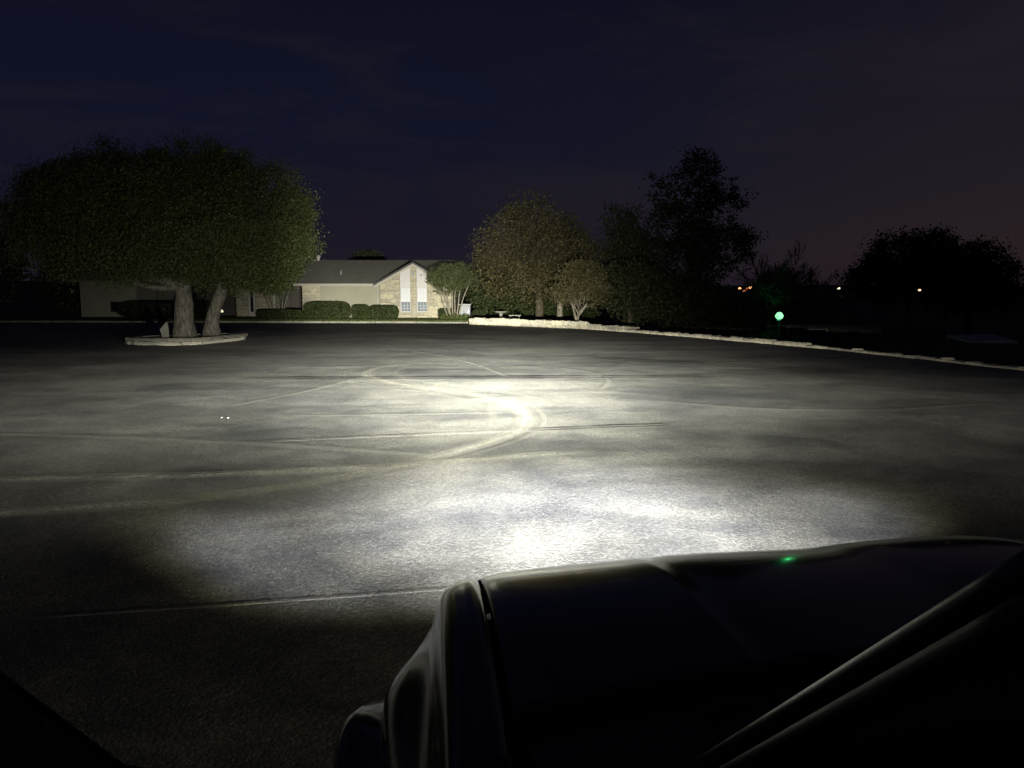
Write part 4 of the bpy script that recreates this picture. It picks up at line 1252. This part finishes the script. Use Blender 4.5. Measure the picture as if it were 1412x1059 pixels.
for k in np.linspace(0, 1, 19):
    u = 0.17 + (2 * CU - 0.34) * k; arch = 0.10 * (1 - ((u - CU) / 0.93) ** 2)
    vb = 1.24 + 0.17 * math.sin(math.pi * min(1, max(0, (u - 0.47) / (2 * (CU - 0.47)))))
    rows.append([(u, 1.45 + arch, hood_z(min(max(u, .15), 2.01), 1.45) - 0.03), (u, 1.40 + arch * 0.9, hood_z(min(max(u, .15), 2.01), 1.45) - 0.035), (u, vb, 1.275), (u, vb - 0.08, 1.24)])
b.grid(rows); b.build('cowl', M['plastic'], truck, smooth=True)
for (a, m_, e) in (((0.62, 1.43, 1.24), (0.52, 1.385, 1.275), (1.05, 1.44, 1.285)), ((1.30, 1.47, 1.25), (1.18, 1.45, 1.275), (1.66, 1.40, 1.285))):
    b = MB(); b.tube([a, ((a[0] + m_[0]) / 2, (a[1] + m_[1]) / 2 + .01, (a[2] + m_[2]) / 2 + .012), m_], [0.012, 0.010, 0.008], 7); w_ = b.build('wiper', M['plastic'], truck, smooth=True)
    b = MB(); b.tube([m_, ((m_[0] + e[0]) / 2, (m_[1] + e[1]) / 2 + .01, (m_[2] + e[2]) / 2), e], 0.006, 6); b.build('wiper_blade', M['rubber'], w_)
rows = []
for v in np.linspace(0.568, -1.25, 14):
    row = []
    for k in np.linspace(-1, 1, 15):
        u = CU + k * (CU - 0.536 + 0.02); z = 1.90 + 0.07 * (1 - k * k) * min(1, (0.70 - v) * 2.2 + 0.15) - 0.04 * max(0, -v - 0.9) - (0.05 * abs(k) ** 8)
        row.append((u, v, z))
    rows.append(row)
b = MB(); b.grid(rows); solid(b.build('roof', M['paint'], truck, smooth=True), 0.03, -1)
side(lambda b: b.tube([(0.536, 0.548, 1.87), (0.575, 0.0, 1.88), (0.575, -0.7, 1.87), (0.59, -1.25, 1.84)], 0.035, 8), 'roof_rail', M['paint'], smooth=True)
side(lambda b: b.tube([(0.20, 0.02, 1.19), (0.36, 0.0, 1.45), (0.565, -0.05, 1.87)], [0.06, 0.05, 0.04], 8), 'door_post', M['plastic'], smooth=True)
side(lambda b: b.tube([(0.22, -1.22, 1.20), (0.40, -1.24, 1.5), (0.58, -1.25, 1.84)], [0.08, 0.07, 0.05], 8), 'rear_post', M['paint'], smooth=True)
def door_skin(b, v0, v1):
    P = []
    for v in np.linspace(v0, v1, 10):
        P.append([(0.02, v, 0.46), (-0.005, v, 0.60), (-0.005, v, 0.85), (-0.012, v, 1.00), (0.01, v, 1.10), (0.06, v, 1.17), (0.17, v, 1.20)])
    b.grid(P)
for s in (0, 1):
    for v0, v1 in ((0.03, 1.27), (-1.18, 0.01)):
        if s == 0 and v0 > 0: continue           # the driver's door stands open
        b = MB(); door_skin(b, v0, v1)
        if s: b.v = [(2 * CU - x, y, z) for x, y, z in b.v]
        d = solid(b.build('door', M['paint'], truck, smooth=True), 0.03, 0)
        b = MB(); b.tube([(-0.03, v0 + 0.12, 0.98), (-0.045, v0 + 0.18, 0.985), (-0.03, v0 + 0.26, 0.98)], 0.014, 7)
        if s: b.v = [(2 * CU - x, y, z) for x, y, z in b.v]
        b.build('handle', M['chrome'], d)
        q = [(0.18, v0 + 0.03, 1.205), (0.18, v1 - 0.05, 1.205), (0.56, v1 - (0.55 if v0 > 0 else 0.03), 1.85), (0.56, v0 + 0.05, 1.85)]
        b = MB(); b.add(q, [(0, 1, 2, 3)])
        if s: b.v = [(2 * CU - x, y, z) for x, y, z in b.v]
        b.build('window', M['tinted'], d)
side(lambda b: b.box(0.02, 0.16, -1.2, 1.25, 0.36, 0.46), 'sill', M['plastic'])
side(lambda b: b.box(-0.10, 0.04, -1.1, 1.2, 0.34, 0.375), 'running_board', M['plastic'])
b = MB(); b.box(0.16, 2.0, -2.9, 1.36, 0.38, 0.50); b.build('floor', M['plastic'], truck)
b = MB(); b.box(0.19, 1.97, 1.0, 1.30, 0.85, 1.17); bevel(b.build('dashboard', M['plastic'], truck), 0.05, 3)
b = MB()
th = np.linspace(0, 2 * math.pi, 25)
b.tube([(0.58 + 0.18 * math.cos(t), 0.85 - 0.06 * math.sin(t), 1.08 + 0.17 * math.sin(t)) for t in th], 0.014, 7, cap=False); b.tube([(0.58, 0.86, 1.08), (0.58, 1.05, 1.0)], 0.03, 8)
b.build('steering_wheel', M['plastic'], truck, smooth=True)
for u in (0.34, 1.34):
    b = MB(); b.box(u, u + 0.5, -0.05, 0.50, 0.52, 0.72); st = bevel(b.build('seat', M['cloth'], truck), 0.05, 3)
    b = MB(); b.add([(u, -0.05, 0.66), (u + .5, -0.05, 0.66), (u + .5, 0.09, 0.66), (u, 0.09, 0.66), (u + .03, -0.28, 1.33), (u + .47, -0.28, 1.33), (u + .47, -0.16, 1.33), (u + .03, -0.16, 1.33)],
                    [(3, 2, 1, 0), (4, 5, 6, 7), (0, 1, 5, 4), (1, 2, 6, 5), (2, 3, 7, 6), (3, 0, 4, 7)]); bevel(b.build('backrest', M['cloth'], st), 0.04, 3)
    b = MB(); b.box(u + .12, u + .38, -0.34, -0.22, 1.36, 1.55); bevel(b.build('headrest', M['cloth'], st), 0.04, 3)
b = MB(); b.box(0.20, 1.96, -1.27, -1.21, 0.5, 1.84)
b.build('cab_back', M['paint'], truck)
def bed_side(b):
    P = []
    for v in np.linspace(-2.95, -1.26, 16):
        ar = 0.42 + max(0.0, (WR + 0.07) ** 2 - (v + 1.65) ** 2) ** 0.5 if abs(v + 1.65) < WR + 0.07 else 0.46
        P.append([(0.0, v, ar), (-0.01, v, max(ar + .02, 0.9)), (0.0, v, 1.12), (0.05, v, 1.18), (0.16, v, 1.18), (0.16, v, 0.52)])
    b.grid(P)
for o in side(bed_side, 'bed_side', M['paint'], smooth=True): solid(o, 0.01, 0)
b = MB(); b.box(0.14, 2.02, -2.99, -2.94, 0.55, 1.16); bevel(b.build('tailgate', M['paint'], truck), 0.015)
b = MB(); b.box(0.02, 2.14, -3.12, -2.99, 0.42, 0.56); bevel(b.build('rear_bumper', M['chrome'], truck), 0.03, 3)
side(lambda b: b.box(0.0, 0.13, -3.0, -2.955, 0.80, 1.10), 'tail_light', M['red_lens'])
# driver's door, standing open: hinged at the windscreen post
D0 = np.array((0.00, 1.30, 0.0)); DD = np.array((-0.90, -0.43, 0)); DD /= np.linalg.norm(DD)
def dp(s, z, off=0.0): return D0 + DD * s + np.array((0, 0, z)) + np.array((-DD[1], DD[0], 0)) * off
b = MB(); b.grid([[dp(s, z, 0.03 * math.sin(z * 2.5)) for z in np.linspace(0.46, 1.20, 8)] for s in np.linspace(0.02, 1.20, 10)])
od = solid(b.build('open_door', M['paint'], truck, smooth=True), 0.06, 0)
b = MB(); b.tube([dp(0.08, 1.19), dp(0.50, 1.42), dp(0.66, 1.63), dp(0.72, 1.74), dp(1.0, 1.78), dp(1.18, 1.74), dp(1.20, 1.20)], 0.006, 8); b.build('window_frame', M['plastic'], od, smooth=True)
b = MB(); b.add([dp(0.10, 1.205), dp(0.50, 1.42), dp(0.66, 1.63), dp(0.72, 1.73), dp(1.0, 1.77), dp(1.17, 1.73), dp(1.19, 1.205)], [tuple(range(7))]); b.build('window', M['tinted'], od)
def mirror(b):
    b.add([(-0.22, 1.12, 1.15), (-0.02, 1.16, 1.15), (-0.02, 1.22, 1.15), (-0.20, 1.20, 1.15), (-0.23, 1.12, 1.33), (-0.03, 1.16, 1.33), (-0.03, 1.22, 1.31), (-0.2, 1.2, 1.31)],
          [(3, 2, 1, 0), (4, 5, 6, 7), (0, 1, 5, 4), (1, 2, 6, 5), (2, 3, 7, 6), (3, 0, 4, 7)])
b = MB(); mirror(b); b.v = [(2 * CU - x, y, z) for x, y, z in b.v]; bevel(b.build('wing_mirror', M['plastic'], truck), 0.03, 3)


# ------------------------------------------------------------------ the truck's lamps
def lamp(name, loc, power, pattern, parent, radius=0.05):
    """a lens whose beam is given as the intensity it sends each way"""
    ld = bpy.data.lights.new(name, 'POINT'); ld.energy = power; ld.shadow_soft_size = radius
    ld.use_nodes = True; nt = ld.node_tree; nt.nodes.clear()
    ge = nt.nodes.new('ShaderNodeNewGeometry')
    rot = node(nt, 'ShaderNodeVectorRotate', {'Vector': ge.outputs['Incoming'], 'Angle': -HEADING}, rotation_type='Z_AXIS')
    sp = node(nt, 'ShaderNodeSeparateXYZ', {0: rot.outputs[0]})
    x, y, z = (V(nt, sp.outputs[i]) for i in range(3))
    st, col = pattern(nt, x, y, z, loc[2])
    e = node(nt, 'ShaderNodeEmission', {'Color': col, 'Strength': st})
    node(nt, 'ShaderNodeOutputLight', {0: e.outputs[0]})
    o = bpy.data.objects.new(name, ld); COL.objects.link(o); o.parent = parent; o.location = loc
    return o


def main_beam(nt, x, y, z, h):
    hor = (x * x + y * y).sqrt()
    dn = (z * -1.0).mx(0.0165)                       # nothing is aimed farther than about 57 m along the ground
    r = hor / dn * h                                 # where on level ground this ray lands
    az = x.atan2(y) * 57.2958                        # degrees right of straight ahead
    el = z * 57.2958
    Er = r.curve([(4.2, 0.0), (5.4, 0.26), (7.0, 0.50), (8.6, 0.66), (11.3, 0.98), (14, 0.78), (18, 0.42), (24, 0.20), (32, 0.085), (42, 0.045), (57, 0.036)])
    far = r.ss(14, 45)
    core = az.gauss(0.5, 15.0) * (1.0 - far) + ((az.ss(-13.8, -8.2) * 0.86 + az.gauss(1.5, 5.0) * 0.14 + az.ss(-27.0, -14.0) * 0.042) * az.ss(2.5, 1.5) + az.gauss(1.5, 8.5) * az.ss(1.5, 2.5)) * far * 0.185
    Er = Er * (r + az.gauss(0.0, 15.0) * 1.4).ss(5.0, 6.5)
    wide = az.gauss(-5.0, 37.0) * (1.0 - az.ss(7.0, 20.0) * r.ss(13.0, 22.0) * 0.9) * (1.0 - r.ss(12.0, 34.0) * 0.95)
    hot = az.gauss(0.0, 7.5) * r.gauss(11.0, 2.8) * 1.25
    E = Er * (core * 3.3 + wide * 0.72) + hot
    fall = (el - (-0.95)).mx(0.0)
    up = (fall / -7.0).exp()                         # spill above the cut-off
    # streaky lens: uneven bands across the beam
    cmb = node(nt, 'ShaderNodeCombineXYZ', {0: az * 0.045, 1: (r + 1.0)._m('LOGARITHM', 2.718) * 2.6, 2: 0.0})
    nz = noise(nt, cmb.outputs[0], 2.2, 3, 0.55, 0.4).ss(0.25, 0.75, 0.62, 1.32)
    bands = 1.0 + (nz - 1.0) * (1.0 - far)
    I = E * r * r * r / h * up * bands * y.ss(0.0, 0.2)
    col = mixc(nt, E.ss(0.0, 0.6), (1.0, 0.95, 0.78), (1.0, 0.99, 0.85))
    return I * 0.02, col


def near_beam(nt, x, y, z, h):
    hor = (x * x + y * y).sqrt()
    dn = (z * -1.0).mx(0.03)
    r = hor / dn * h
    az = x.atan2(y) * 57.2958
    q = r - az.abs() * az.abs() * 0.00035
    inner = q.ss(1.75, 2.7) * (r - az.gauss(0.0, 11.0) * 0.8).ss(6.0, 3.9)
    sidew = az.abs().ss(43.0, 27.0)
    E = inner * sidew * (az.gauss(4.0, 15.0) * 4.6 + 1.7) + (r * -0.22).exp() * 0.045
    cmb = node(nt, 'ShaderNodeCombineXYZ', {0: az * 0.05, 1: r * 0.7, 2: 3.0})
    nz = noise(nt, cmb.outputs[0], 1.5, 3, 0.55, 0.5).ss(0.25, 0.75, 0.6, 1.35)
    I = E * nz * r * r * r / h * y.ss(0.0, 0.2) * z.ss(0.0, -0.04)
    col = mixc(nt, E.ss(0.0, 0.9), (1.0, 0.92, 0.50), (0.985, 0.980, 0.960))
    return I * 0.02, col


for u, o in zip((0.36, 2 * CU - 0.36), hl):
    lamp('headlight_beam', (u, 2.72, 0.86), HEADLIGHT_POWER, main_beam, truck)
for u, o in zip((0.42, 2 * CU - 0.42), fl_):
    lamp('fog_light_beam', (u, 2.93, 0.55), FOG_POWER, near_beam, truck)
